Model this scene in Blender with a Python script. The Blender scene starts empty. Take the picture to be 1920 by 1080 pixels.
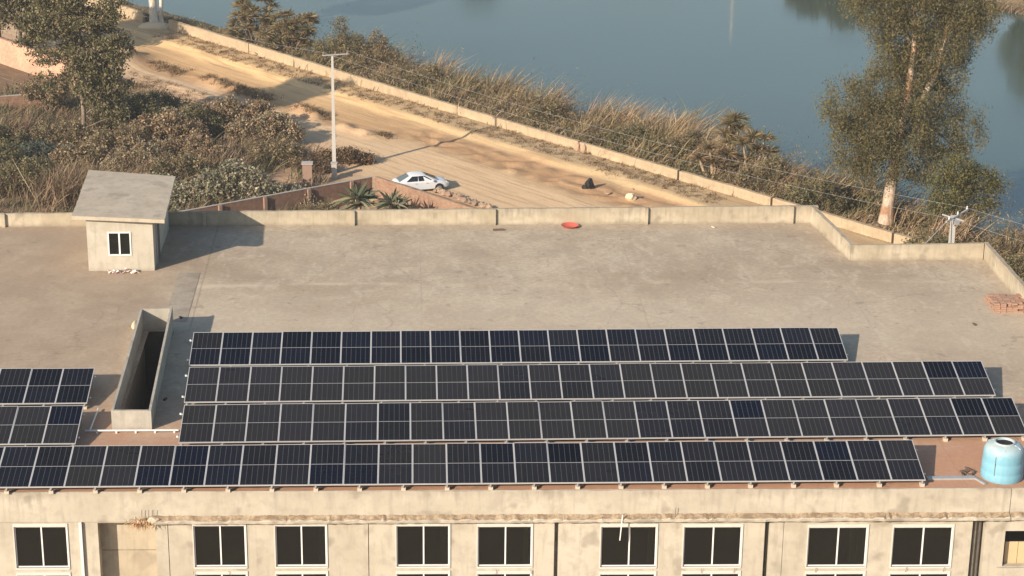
import bpy, bmesh, math, random
import numpy as np
from mathutils import Vector, Matrix

random.seed(7)
rng = np.random.default_rng(11)
R = math.radians
scene = bpy.context.scene
col = scene.collection

# ------------------------------------------------------------------ camera, sky, sun, exposure
ROOF = 15.0
ZB = 0.25
CAMZ = 44.714
def cam_axes(pitch, roll, yaw):
    fw = Vector((math.sin(yaw)*math.cos(pitch), math.cos(yaw)*math.cos(pitch), -math.sin(pitch)))
    r = Vector((math.cos(yaw), -math.sin(yaw), 0)); u = r.cross(fw)
    return r*math.cos(roll)+u*math.sin(roll), u*math.cos(roll)-r*math.sin(roll), fw
cr, cu, cf = cam_axes(R(19.67), R(0.68), R(3.03))
cd = bpy.data.cameras.new('camera'); cam = bpy.data.objects.new('camera', cd); col.objects.link(cam)
cam.matrix_world = Matrix(((cr.x, cu.x, -cf.x, 0), (cr.y, cu.y, -cf.y, 0), (cr.z, cu.z, -cf.z, CAMZ), (0, 0, 0, 1)))
cd.sensor_width = 36; cd.lens = 3880/1920*36; cd.clip_start = 1; cd.clip_end = 5000
scene.camera = cam

SUN_EL, SUN_ROT = 24.0, 225.0
w = bpy.data.worlds.new('World'); scene.world = w; w.use_nodes = True
nt = w.node_tree
sky = nt.nodes.new('ShaderNodeTexSky'); sky.sky_type = 'NISHITA'; sky.sun_disc = False
sky.sun_elevation = R(SUN_EL); sky.sun_rotation = R(SUN_ROT); sky.dust_density = 1.2; sky.air_density = 1.3; sky.ozone_density = 1.6; sky.altitude = 100
bg = nt.nodes['Background']; nt.links.new(sky.outputs[0], bg.inputs[0]); bg.inputs[1].default_value = 0.09
sl = bpy.data.lights.new('sun', 'SUN'); sl.energy = 4.6; sl.angle = R(0.6); sl.color = (1.0, 0.87, 0.715)
so = bpy.data.objects.new('sun', sl); col.objects.link(so)
ldir = Vector((math.sin(R(SUN_ROT-180))*math.cos(R(SUN_EL)), math.cos(R(SUN_ROT-180))*math.cos(R(SUN_EL)), -math.sin(R(SUN_EL))))
so.rotation_euler = ldir.to_track_quat('-Z', 'Y').to_euler(); so.location = (-60, -60, 90)
vs = scene.view_settings
vs.view_transform = 'Standard'; vs.look = 'None'; vs.gamma = 1; vs.use_curve_mapping = False; vs.exposure = 0.84

# ------------------------------------------------------------------ node helpers
class Mat:
    def __init__(s, name, rough=0.8, spec=0.3):
        s.m = bpy.data.materials.new(name); s.m.use_nodes = True; s.t = s.m.node_tree
        s.b = s.t.nodes['Principled BSDF']; s.b.inputs['Roughness'].default_value = rough
        s.b.inputs['Specular IOR Level'].default_value = spec
    def lk(s, a, inp):
        if isinstance(a, (int, float)): inp.default_value = a
        elif isinstance(a, tuple): inp.default_value = a if len(a) == len(inp.default_value) else (*a, 1)
        else: s.t.links.new(a, inp)
    def pos(s): return s.t.nodes.new('ShaderNodeNewGeometry').outputs['Position']
    def objc(s): return s.t.nodes.new('ShaderNodeTexCoord').outputs['Object']
    def rand(s): return s.t.nodes.new('ShaderNodeObjectInfo').outputs['Random']
    def attr(s, n, kind='GEOMETRY', out='Color'):
        a = s.t.nodes.new('ShaderNodeAttribute'); a.attribute_name = n; a.attribute_type = kind; return a.outputs[out]
    def map(s, v, scale=(1, 1, 1), rot=(0, 0, 0), loc=(0, 0, 0)):
        n = s.t.nodes.new('ShaderNodeMapping'); n.vector_type = 'POINT'
        n.inputs['Scale'].default_value = scale; n.inputs['Rotation'].default_value = rot; n.inputs['Location'].default_value = loc
        s.lk(v, n.inputs['Vector']); return n.outputs[0]
    def noise(s, v, scale, detail=4, rough=0.55, dist=0.0):
        n = s.t.nodes.new('ShaderNodeTexNoise'); s.lk(v, n.inputs['Vector'])
        n.inputs['Scale'].default_value = scale; n.inputs['Detail'].default_value = detail
        n.inputs['Roughness'].default_value = rough; n.inputs['Distortion'].default_value = dist
        return n.outputs['Fac']
    def voro(s, v, scale, feature='DISTANCE_TO_EDGE'):
        n = s.t.nodes.new('ShaderNodeTexVoronoi'); n.feature = feature; s.lk(v, n.inputs['Vector']); n.inputs['Scale'].default_value = scale
        return n.outputs['Distance']
    def brick(s, v, c1, c2, mortar, scale=1.0, bw=0.23, bh=0.075, ms=0.012):
        n = s.t.nodes.new('ShaderNodeTexBrick'); s.lk(v, n.inputs['Vector'])
        n.inputs['Color1'].default_value = (*c1, 1); n.inputs['Color2'].default_value = (*c2, 1); n.inputs['Mortar'].default_value = (*mortar, 1)
        n.inputs['Scale'].default_value = scale; n.inputs['Brick Width'].default_value = bw; n.inputs['Row Height'].default_value = bh; n.inputs['Mortar Size'].default_value = ms
        return n.outputs['Color'], n.outputs['Fac']
    def ramp(s, f, stops, interp='LINEAR'):
        n = s.t.nodes.new('ShaderNodeValToRGB'); s.lk(f, n.inputs[0]); r = n.color_ramp; r.interpolation = interp
        while len(r.elements) < len(stops): r.elements.new(0.5)
        for e, (p, c) in zip(r.elements, stops):
            e.position = p; e.color = (c, c, c, 1) if isinstance(c, (int, float)) else (*c, 1)
        return n.outputs[0]
    def mix(s, f, a, b, kind='MIX'):
        n = s.t.nodes.new('ShaderNodeMix'); n.data_type = 'RGBA'; n.blend_type = kind
        s.lk(f, n.inputs[0]); s.lk(a, n.inputs[6]); s.lk(b, n.inputs[7]); return n.outputs[2]
    def math(s, op, a, b=0.0, c=None):
        n = s.t.nodes.new('ShaderNodeMath'); n.operation = op; s.lk(a, n.inputs[0]); s.lk(b, n.inputs[1])
        if c is not None: s.lk(c, n.inputs[2])
        return n.outputs[0]
    def sep(s, v):
        n = s.t.nodes.new('ShaderNodeSeparateXYZ'); s.lk(v, n.inputs[0]); return n.outputs
    def mapr(s, v, a, b, c=0.0, d=1.0):
        n = s.t.nodes.new('ShaderNodeMapRange'); s.lk(v, n.inputs[0])
        for i, k in zip((1, 2, 3, 4), (a, b, c, d)): n.inputs[i].default_value = k
        return n.outputs[0]
    def bump(s, h, strength=0.5, dist=0.02):
        n = s.t.nodes.new('ShaderNodeBump'); n.inputs['Strength'].default_value = strength; n.inputs['Distance'].default_value = dist
        s.lk(h, n.inputs['Height']); s.t.links.new(n.outputs[0], s.b.inputs['Normal'])
    def color(s, c): s.lk(c, s.b.inputs['Base Color']); return s

M = {}
def simple(name, c, rough=0.7, var=0.15, scale=3.0, metal=0.0, spec=0.3):
    a = Mat(name, rough, spec); p = a.objc()
    n = a.noise(p, scale, 5, 0.6)
    a.color(a.mix(n, tuple(x*(1-var) for x in c), tuple(min(1, x*(1+var)) for x in c)))
    a.b.inputs['Metallic'].default_value = metal
    M[name] = a.m; return a.m

# concrete roof deck: weathered screed, terracotta dust towards the front edge
def m_roof():
    a = Mat('roof_screed', 0.9, 0.15); p = a.pos()
    big = a.noise(p, 0.16, 5, 0.6, 0.8); mid = a.noise(p, 0.7, 6, 0.65, 0.4); fine = a.noise(p, 5, 6, 0.7); grain = a.noise(p, 40, 3, 0.7)
    st = a.noise(a.map(p, (1.0, 0.55, 1)), 1.3, 6, 0.68, 0.6)
    c = a.ramp(big, [(0.30, (0.34, 0.275, 0.205)), (0.46, (0.42, 0.35, 0.27)), (0.58, (0.46, 0.39, 0.305)), (0.72, (0.51, 0.44, 0.35))])
    c = a.mix(a.ramp(mid, [(0.40, 0.5), (0.60, 0)]), c, (0.30, 0.25, 0.198))
    c = a.mix(a.ramp(st, [(0.52, 0), (0.68, 0.65)]), c, (0.53, 0.46, 0.37))
    c = a.mix(a.ramp(fine, [(0.35, 0.35), (0.6, 0)]), c, (0.19, 0.15, 0.118))
    c = a.mix(a.ramp(fine, [(0.60, 0), (0.75, 0.3)]), c, (0.52, 0.45, 0.37))
    xyz = a.sep(p)
    yy = a.math('ADD', xyz[1], a.math('MULTIPLY', a.math('SUBTRACT', mid, 0.5), 4.5))
    left = a.mapr(a.math('ADD', xyz[0], a.math('MULTIPLY', big, 3.0)), -9.5, -7.0, 1, 0)      # the browner older screed on the left half
    c = a.mix(a.math('MULTIPLY', left, 0.5), c, a.mix(mid, (0.24, 0.17, 0.122), (0.335, 0.25, 0.185)))
    c = a.mix(a.math('MULTIPLY', a.mapr(yy, 71.5, 65.5), 0.85), c, a.mix(fine, (0.36, 0.175, 0.105), (0.50, 0.275, 0.175)))
    band_ = a.math('MULTIPLY', a.mapr(a.math('ABSOLUTE', a.math('SUBTRACT', a.math('ADD', xyz[1], a.math('MULTIPLY', big, 1.2)), 84.1)), 0.35, 0.05), a.mapr(a.noise(p, 0.5, 4, 0.6), 0.42, 0.62, 0, 0.55))
    c = a.mix(a.math('MULTIPLY', band_, a.mapr(left, 0, 1, 1, 0)), c, (0.56, 0.48, 0.385))
    pale = a.math('MULTIPLY', a.math('MULTIPLY', a.mapr(yy, 84, 79), a.mapr(yy, 72.0, 76.0)), a.mapr(left, 0, 1, 0.4, 0))
    c = a.mix(pale, c, a.mix(fine, (0.43, 0.365, 0.29), (0.56, 0.485, 0.395)))
    jt = a.mapr(a.math('ABSOLUTE', a.math('SUBTRACT', a.math('ADD', xyz[0], a.math('MULTIPLY', mid, 0.12)), -8.75)), 0.05, 0.02, 0, 0.4)
    c = a.mix(a.math('MULTIPLY', jt, a.mapr(xyz[1], 78, 79)), c, (0.17, 0.14, 0.11))
    for jx in (0.6, 9.8, 18.9):
        jl = a.mapr(a.math('ABSOLUTE', a.math('SUBTRACT', a.math('ADD', xyz[0], a.math('MULTIPLY', mid, 0.15)), jx)), 0.035, 0.012, 0, 0.22)
        c = a.mix(a.math('MULTIPLY', jl, a.ramp(big, [(0.4, 0), (0.55, 1)])), c, (0.18, 0.145, 0.115))
    sp = a.noise(p, 1.7, 3, 0.5, 0.2)
    c = a.mix(a.ramp(sp, [(0.66, 0), (0.70, 0.35)]), c, (0.17, 0.14, 0.115))
    wv = a.t.nodes.new('ShaderNodeVectorMath'); wv.operation = 'ADD'
    nz = a.t.nodes.new('ShaderNodeTexNoise'); nz.inputs['Scale'].default_value = 0.8; nz.inputs['Detail'].default_value = 5; a.lk(p, nz.inputs['Vector'])
    a.lk(p, wv.inputs[0]); a.t.links.new(nz.outputs['Color'], wv.inputs[1])
    cr_ = a.voro(wv.outputs[0], 0.13)
    c = a.mix(a.ramp(cr_, [(0.0, 0.28), (0.003, 0)]), c, (0.13, 0.105, 0.085))
    c = a.mix(a.ramp(grain, [(0.3, 0.25), (0.55, 0)]), c, (0.2, 0.16, 0.13))
    c = a.mix(1.0, c, (1.0, 0.975, 0.925), 'MULTIPLY')
    a.color(c); a.bump(a.math('ADD', fine, a.math('MULTIPLY', grain, 0.5)), 0.5, 0.02); M['roof'] = a.m
m_roof()

def m_plaster(name, lo, hi, stain, ztop, zamt=0.6, base_stain=None):
    a = Mat(name, 0.9, 0.15); p = a.pos()
    big = a.noise(p, 0.45, 5, 0.6, 0.6); mid = a.noise(p, 2.3, 5, 0.6); grain = a.noise(p, 30, 4, 0.7)
    c = a.mix(a.ramp(big, [(0.35, 0), (0.65, 1)]), lo, hi)
    c = a.mix(a.ramp(mid, [(0.34, 0.4), (0.52, 0)]), c, tuple(x*0.72 for x in lo))
    z = a.sep(p)[2]
    streak = a.noise(a.map(p, (1, 1, 0.12)), 5.5, 5, 0.6)
    topm = a.math('MULTIPLY', a.mapr(a.math('ADD', z, a.math('MULTIPLY', a.math('SUBTRACT', streak, 0.5), 0.9)), ztop-0.55, ztop), a.ramp(big, [(0.38, 0.15), (0.6, 1.0)]))
    c = a.mix(a.math('MULTIPLY', topm, zamt), c, stain)
    c = a.mix(a.ramp(streak, [(0.52, 0), (0.70, 0.42)]), c, tuple(x*0.68 for x in lo))
    patch = a.noise(a.map(p, (1, 1, 1), loc=(7, 3, 2)), 1.15, 2, 0.4)
    c = a.mix(a.ramp(patch, [(0.63, 0), (0.70, 0.45)]), c, stain)
    c = a.mix(a.ramp(grain, [(0.3, 0.22), (0.5, 0)]), c, tuple(x*0.6 for x in lo))
    if base_stain is not None:
        bm_ = a.math('MULTIPLY', a.mapr(a.math('ADD', z, a.math('MULTIPLY', mid, 0.18)), base_stain+0.06, base_stain+0.24, 1, 0), 0.55)
        c = a.mix(bm_, c, stain)
    a.color(c); a.bump(a.math('ADD', mid, a.math('MULTIPLY', grain, 0.6)), 0.35, 0.012); M[name] = a.m
m_plaster('facade', (0.375, 0.335, 0.268), (0.455, 0.412, 0.338), (0.175, 0.15, 0.118), 15.22, 0.85)
m_plaster('parapet', (0.325, 0.275, 0.20), (0.445, 0.385, 0.295), (0.165, 0.14, 0.105), 15.95, 0.7, 15.0)
m_plaster('hut_plaster', (0.40, 0.362, 0.295), (0.46, 0.42, 0.35), (0.25, 0.22, 0.18), 17.2, 0.3, 15.0)
m_plaster('hut_slab', (0.385, 0.325, 0.25), (0.455, 0.39, 0.305), (0.22, 0.19, 0.15), 17.9, 0.0)
m_plaster('shaft', (0.34, 0.31, 0.26), (0.42, 0.385, 0.325), (0.22, 0.19, 0.155), 16.0, 0.3, 15.0)
m_plaster('boundary', (0.36, 0.275, 0.18), (0.435, 0.34, 0.225), (0.25, 0.18, 0.11), 0.9, 0.35)
m_plaster('recess', (0.385, 0.325, 0.24), (0.44, 0.38, 0.29), (0.25, 0.21, 0.16), 13.9, 0.1)

m_plaster('screed', (0.275, 0.23, 0.18), (0.345, 0.295, 0.235), (0.19, 0.16, 0.125), 17.9, 0.0)
def m_ledge():
    a = Mat('ledge', 0.95, 0.1); p = a.pos()
    n1 = a.noise(p, 3.2, 6, 0.7); n2 = a.noise(p, 14, 5, 0.7)
    c = a.mix(a.ramp(n1, [(0.4, 0), (0.6, 1)]), (0.235, 0.165, 0.105), (0.44, 0.345, 0.235))
    c = a.mix(a.ramp(n2, [(0.4, 0.5), (0.6, 0)]), c, (0.15, 0.105, 0.07))
    a.color(c); a.bump(n2, 0.9, 0.05); M['ledge'] = a.m
m_ledge()

def m_cell():
    a = Mat('solar_cell', 0.12, 0.5)
    d = a.attr('dust', 'OBJECT', 'Fac'); p = a.objc(); wp = a.pos()
    n = a.noise(wp, 0.55, 4, 0.55, 0.2); n2 = a.noise(a.map(wp, (1, 0.35, 1)), 7, 4, 0.6)
    f = a.math('MULTIPLY', d, a.math('MULTIPLY_ADD', n, 0.7, 0.65))
    f2 = a.math('ADD', f, a.math('MULTIPLY', a.math('MULTIPLY', a.math('SUBTRACT', n2, 0.5), 0.35), d))
    cell = a.mix(a.rand(), (0.0015, 0.0025, 0.006), (0.0025, 0.0045, 0.013))
    # thin grid between half cells
    o = a.sep(p)
    rows = a.math('FRACT', a.math('MULTIPLY', o[1], 5.6))
    cell = a.mix(a.ramp(rows, [(0.0, 0.35), (0.05, 0)]), cell, (0.03, 0.035, 0.045))
    dust = a.mix(n2, (0.024, 0.0225, 0.021), (0.038, 0.035, 0.032))
    a.color(a.mix(a.math('MINIMUM', a.math('MAXIMUM', f2, 0.0), 0.52), cell, dust))
    a.lk(a.math('MULTIPLY_ADD', f, 0.45, 0.10), a.b.inputs['Roughness'])
    a.lk(a.math('MULTIPLY_ADD', f, -0.03, 0.13), a.b.inputs['Specular IOR Level'])
    M['cell'] = a.m
m_cell()
simple('aluminium', (0.45, 0.44, 0.43), 0.45, 0.1, 4, 0.25, 0.4)
simple('ribbon', (0.085, 0.082, 0.08), 0.5, 0.25, 6)
simple('galvanised', (0.36, 0.36, 0.36), 0.5, 0.2, 6, 0.3)
simple('concrete_block', (0.45, 0.38, 0.30), 0.9, 0.25, 8)
simple('white_frame', (0.62, 0.615, 0.60), 0.45, 0.06, 5)
simple('white_surround', (0.50, 0.475, 0.43), 0.85, 0.10, 4)
simple('white_pipe', (0.62, 0.60, 0.57), 0.4, 0.12, 3)
simple('dark_pipe', (0.085, 0.075, 0.065), 0.6, 0.5, 6)
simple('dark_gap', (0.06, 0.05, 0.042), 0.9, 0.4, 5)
simple('mossy_pipe', (0.19, 0.175, 0.14), 0.7, 0.6, 7)
simple('room', (0.30, 0.28, 0.25), 0.9, 0.25, 1.2)
simple('curtain', (0.40, 0.38, 0.25), 0.9, 0.25, 9)
simple('board', (0.50, 0.36, 0.21), 0.85, 0.15, 3)
simple('black', (0.012, 0.011, 0.011), 0.7, 0.4, 10)
simple('red_plastic', (0.46, 0.10, 0.075), 0.45, 0.2, 6)
simple('brick_red', (0.31, 0.19, 0.135), 0.9, 0.25, 9)
simple('straw', (0.46, 0.27, 0.13), 0.95, 0.35, 9)
simple('cloth_pale', (0.55, 0.43, 0.32), 0.95, 0.3, 9)
simple('cloth_purple', (0.27, 0.15, 0.21), 0.95, 0.3, 9)
simple('sandbag', (0.58, 0.45, 0.29), 0.95, 0.15, 9)
simple('rusty_steel', (0.11, 0.075, 0.055), 0.8, 0.3, 9)
simple('pole_concrete', (0.40, 0.38, 0.35), 0.85, 0.12, 2)
simple('steel_grey', (0.33, 0.33, 0.33), 0.6, 0.2, 4)
simple('wire', (0.33, 0.33, 0.33), 0.5, 0.1, 1)
simple('insulator', (0.30, 0.20, 0.15), 0.3, 0.1, 4)
simple('car_paint', (0.60, 0.60, 0.605), 0.16, 0.02, 1, 0.0, 0.6)
simple('car_glass', (0.012, 0.014, 0.016), 0.06, 0.1, 1, 0.0, 0.6)
simple('rear_glass', (0.10, 0.12, 0.115), 0.15, 0.1, 1, 0.0, 0.5)
simple('tyre', (0.018, 0.017, 0.016), 0.85, 0.3, 9)
simple('rim', (0.35, 0.34, 0.33), 0.35, 0.1, 5, 0.6)
simple('lamp_clear', (0.6, 0.6, 0.58), 0.1, 0.05, 5)
simple('lamp_red', (0.35, 0.02, 0.02), 0.2, 0.05, 5)
simple('stone', (0.34, 0.235, 0.16), 0.95, 0.35, 4)
simple('rubble', (0.24, 0.17, 0.12), 0.95, 0.35, 4)
simple('pale_stone', (0.60, 0.47, 0.32), 0.95, 0.15, 4)
simple('coping', (0.36, 0.33, 0.30), 0.9, 0.2, 4)
simple('pillar', (0.27, 0.175, 0.13), 0.9, 0.2, 4)
def m_tank():
    a = Mat('tank_blue', 0.4, 0.4); p = a.objc(); z = a.sep(p)[2]
    n = a.noise(p, 3, 5, 0.6); n2 = a.noise(a.map(p, (6, 6, 0.7)), 2, 4, 0.6)
    c = a.mix(n2, (0.13, 0.315, 0.42), (0.20, 0.39, 0.48))
    c = a.mix(a.mapr(a.math('ADD', z, a.math('MULTIPLY', n, 0.5)), 1.15, 1.55), c, (0.37, 0.42, 0.415))
    a.color(c); M['tank'] = a.m
m_tank()
def m_brickwall(name, c1, c2, mort, axis_rot, dirt):
    a = Mat(name, 0.92, 0.1); p = a.pos()
    q = a.map(p, (1, 1, 1), (R(-90), 0, 0)); q = a.map(a.map(p, (1, 1, 1), (0, 0, axis_rot)), (1, 1, 1), (R(90), 0, 0))
    c, f = a.brick(q, c1, c2, mort, 1.0, 0.25, 0.09, 0.012)
    n = a.noise(p, 0.6, 5, 0.6); n2 = a.noise(p, 4, 4, 0.6)
    c = a.mix(a.ramp(n, [(0.42, 0), (0.66, 0.65)]), c, dirt)
    c = a.mix(a.ramp(n2, [(0.4, 0.3), (0.6, 0)]), c, tuple(x*0.5 for x in c1))
    a.color(c); a.bump(f, 0.3, 0.01); M[name] = a.m
m_brickwall('brick_brown', (0.20, 0.105, 0.072), (0.25, 0.14, 0.095), (0.26, 0.2, 0.15), R(-30), (0.17, 0.11, 0.08))
m_brickwall('brick_orange', (0.20, 0.11, 0.075), (0.27, 0.155, 0.105), (0.29, 0.21, 0.15), R(50), (0.34, 0.23, 0.155))
m_brickwall('brick_pink', (0.46, 0.22, 0.15), (0.52, 0.28, 0.19), (0.46, 0.33, 0.24), R(50), (0.54, 0.38, 0.26))

# boundary-wall frame: along = towards lower right, d = distance from the wall towards the building
P0 = np.array((4.66, 166.6)); U2 = np.array((0.646, -0.763)); N2 = np.array((-0.763, -0.646))
def m_ground():
    a = Mat('dirt', 0.97, 0.08); p = a.pos(); xyz = a.sep(p)
    def dot(v, o): return a.math('ADD', a.math('ADD', a.math('MULTIPLY', xyz[0], float(v[0])), a.math('MULTIPLY', xyz[1], float(v[1]))), float(-(v[0]*o[0]+v[1]*o[1])))
    d0 = dot(N2, P0); s0 = dot(U2, P0)
    cx = a.t.nodes.new('ShaderNodeCombineXYZ'); a.lk(a.math('MULTIPLY', s0, 0.06), cx.inputs[0]); a.lk(d0, cx.inputs[1]); v = cx.outputs[0]
    cx2 = a.t.nodes.new('ShaderNodeCombineXYZ'); a.lk(a.math('MULTIPLY', s0, 0.22), cx2.inputs[0]); a.lk(d0, cx2.inputs[1])
    trk = a.noise(v, 2.1, 6, 0.62, 0.3); trk2 = a.noise(cx2.outputs[0], 2.6, 5, 0.65, 0.6)
    big = a.noise(p, 0.12, 5, 0.6); mid = a.noise(p, 0.8, 6, 0.65, 0.5); fine = a.noise(p, 6, 6, 0.7)
    d = a.math('ADD', d0, a.math('ADD', a.math('MULTIPLY', a.math('SUBTRACT', mid, 0.5), 1.6), a.math('MULTIPLY', a.math('SUBTRACT', big, 0.5), 2.0)))
    f = a.math('DIVIDE', d, 30.0)
    right = a.ramp(f, [(0.0, (0.50, 0.36, 0.20)), (0.03, (0.42, 0.31, 0.185)), (0.095, (0.44, 0.325, 0.19)), (0.12, (0.56, 0.40, 0.22)), (0.15, (0.40, 0.25, 0.14)), (0.24, (0.38, 0.235, 0.13)), (0.262, (0.46, 0.315, 0.185)), (0.30, (0.58, 0.42, 0.26)), (0.50, (0.55, 0.395, 0.245)), (0.56, (0.47, 0.335, 0.215)), (0.70, (0.34, 0.23, 0.15))])
    leftc = a.ramp(f, [(0.0, (0.52, 0.37, 0.20)), (0.06, (0.50, 0.345, 0.185)), (0.10, (0.66, 0.45, 0.23)), (0.16, (0.62, 0.41, 0.21)), (0.25, (0.52, 0.33, 0.165)), (0.31, (0.36, 0.22, 0.12)), (0.36, (0.56, 0.41, 0.26)), (0.46, (0.47, 0.32, 0.21)), (0.52, (0.22, 0.15, 0.095)), (0.60, (0.15, 0.105, 0.07))])
    c = a.mix(a.mapr(a.math('ADD', s0, a.math('MULTIPLY', big, 10)), -6, 10), leftc, right)
    c = a.mix(a.ramp(trk, [(0.36, 0.6), (0.5, 0)]), c, (0.33, 0.215, 0.12))
    c = a.mix(a.ramp(trk, [(0.56, 0), (0.70, 0.35)]), c, (0.68, 0.50, 0.29))
    c = a.mix(a.ramp(trk2, [(0.32, 0.22), (0.44, 0)]), c, (0.29, 0.18, 0.10))
    c = a.mix(a.ramp(fine, [(0.32, 0.3), (0.48, 0)]), c, (0.27, 0.18, 0.11))
    c = a.mix(a.math('MULTIPLY', a.mapr(d0, -0.3, -2.0), 0.85), c, a.mix(mid, (0.11, 0.085, 0.05), (0.19, 0.145, 0.085)))
    c = a.mix(1.0, c, (1.03, 1.01, 0.99), 'MULTIPLY')
    a.color(c); a.bump(a.math('ADD', a.math('ADD', fine, trk2), a.math('MULTIPLY', mid, 1.5)), 0.45, 0.06); M['ground'] = a.m
m_ground()
def m_water():
    a = Mat('lake_water', 0.06, 0.42); p = a.pos()
    a.b.inputs['IOR'].default_value = 1.333
    n = a.noise(a.map(p, (0.5, 1, 1)), 2.0, 4, 0.6); big = a.noise(p, 0.03, 3, 0.5)
    a.color(a.mix(a.ramp(big, [(0.35, 0), (0.65, 1)]), (0.046, 0.069, 0.056), (0.055, 0.080, 0.064)))
    a.lk(a.mapr(a.noise(a.map(p, (0.02, 0.05, 1)), 1.0, 3, 0.5), 0.35, 0.7, 0.05, 0.16), a.b.inputs['Roughness'])
    a.bump(n, 0.12, 0.05); M['water'] = a.m
m_water()
def m_leaf(name, trans=0.25, rough=0.6):
    a = Mat(name, rough, 0.25); c = a.attr('Col'); a.color(c)
    tr = a.t.nodes.new('ShaderNodeBsdfTranslucent'); a.lk(c, tr.inputs[0])
    mx = a.t.nodes.new('ShaderNodeMixShader'); mx.inputs[0].default_value = trans
    a.t.links.new(a.b.outputs[0], mx.inputs[1]); a.t.links.new(tr.outputs[0], mx.inputs[2])
    a.t.links.new(mx.outputs[0], a.t.nodes['Material Output'].inputs[0]); M[name] = a.m
m_leaf('leaf', 0.35); m_leaf('blade', 0.3, 0.75)
def m_bark(name, lo, hi, sc):
    a = Mat(name, 0.9, 0.1); p = a.pos(); n = a.noise(a.map(p, (1, 1, 0.35)), sc, 5, 0.6, 0.8); n2 = a.noise(p, 9, 4, 0.6)
    c = a.mix(a.ramp(n, [(0.42, 0), (0.55, 1)]), lo, hi); c = a.mix(a.ramp(n2, [(0.4, 0.4), (0.6, 0)]), c, tuple(x*0.5 for x in lo))
    a.color(c); a.bump(n, 0.6, 0.05); M[name] = a.m
m_bark('bark_pale', (0.33, 0.19, 0.115), (0.50, 0.41, 0.32), 1.6)
m_bark('bark_white', (0.50, 0.42, 0.33), (0.66, 0.61, 0.53), 1.6)
m_bark('bark_brown', (0.15, 0.11, 0.08), (0.28, 0.22, 0.17), 2.5)
m_bark('palm_bark', (0.24, 0.16, 0.10), (0.42, 0.31, 0.20), 3.0)
def m_glass():
    m = bpy.data.materials.new('window_glass'); m.use_nodes = True; t = m.node_tree; t.nodes.clear()
    out = t.nodes.new('ShaderNodeOutputMaterial'); tr = t.nodes.new('ShaderNodeBsdfTransparent'); tr.inputs[0].default_value = (0.46, 0.49, 0.46, 1)
    gl = t.nodes.new('ShaderNodeBsdfGlossy'); gl.inputs['Roughness'].default_value = 0.03; gl.inputs[0].default_value = (0.9, 0.95, 0.95, 1)
    df = t.nodes.new('ShaderNodeBsdfDiffuse'); df.inputs[0].default_value = (0.30, 0.31, 0.27, 1); m2 = t.nodes.new('ShaderNodeMixShader'); m2.inputs[0].default_value = 0.022
    t.links.new(tr.outputs[0], m2.inputs[1]); t.links.new(df.outputs[0], m2.inputs[2])
    fr = t.nodes.new('ShaderNodeFresnel'); fr.inputs[0].default_value = 1.45; mx = t.nodes.new('ShaderNodeMixShader')
    t.links.new(fr.outputs[0], mx.inputs[0]); t.links.new(m2.outputs[0], mx.inputs[1]); t.links.new(gl.outputs[0], mx.inputs[2]); t.links.new(mx.outputs[0], out.inputs[0])
    M['glass'] = m
m_glass()

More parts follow.
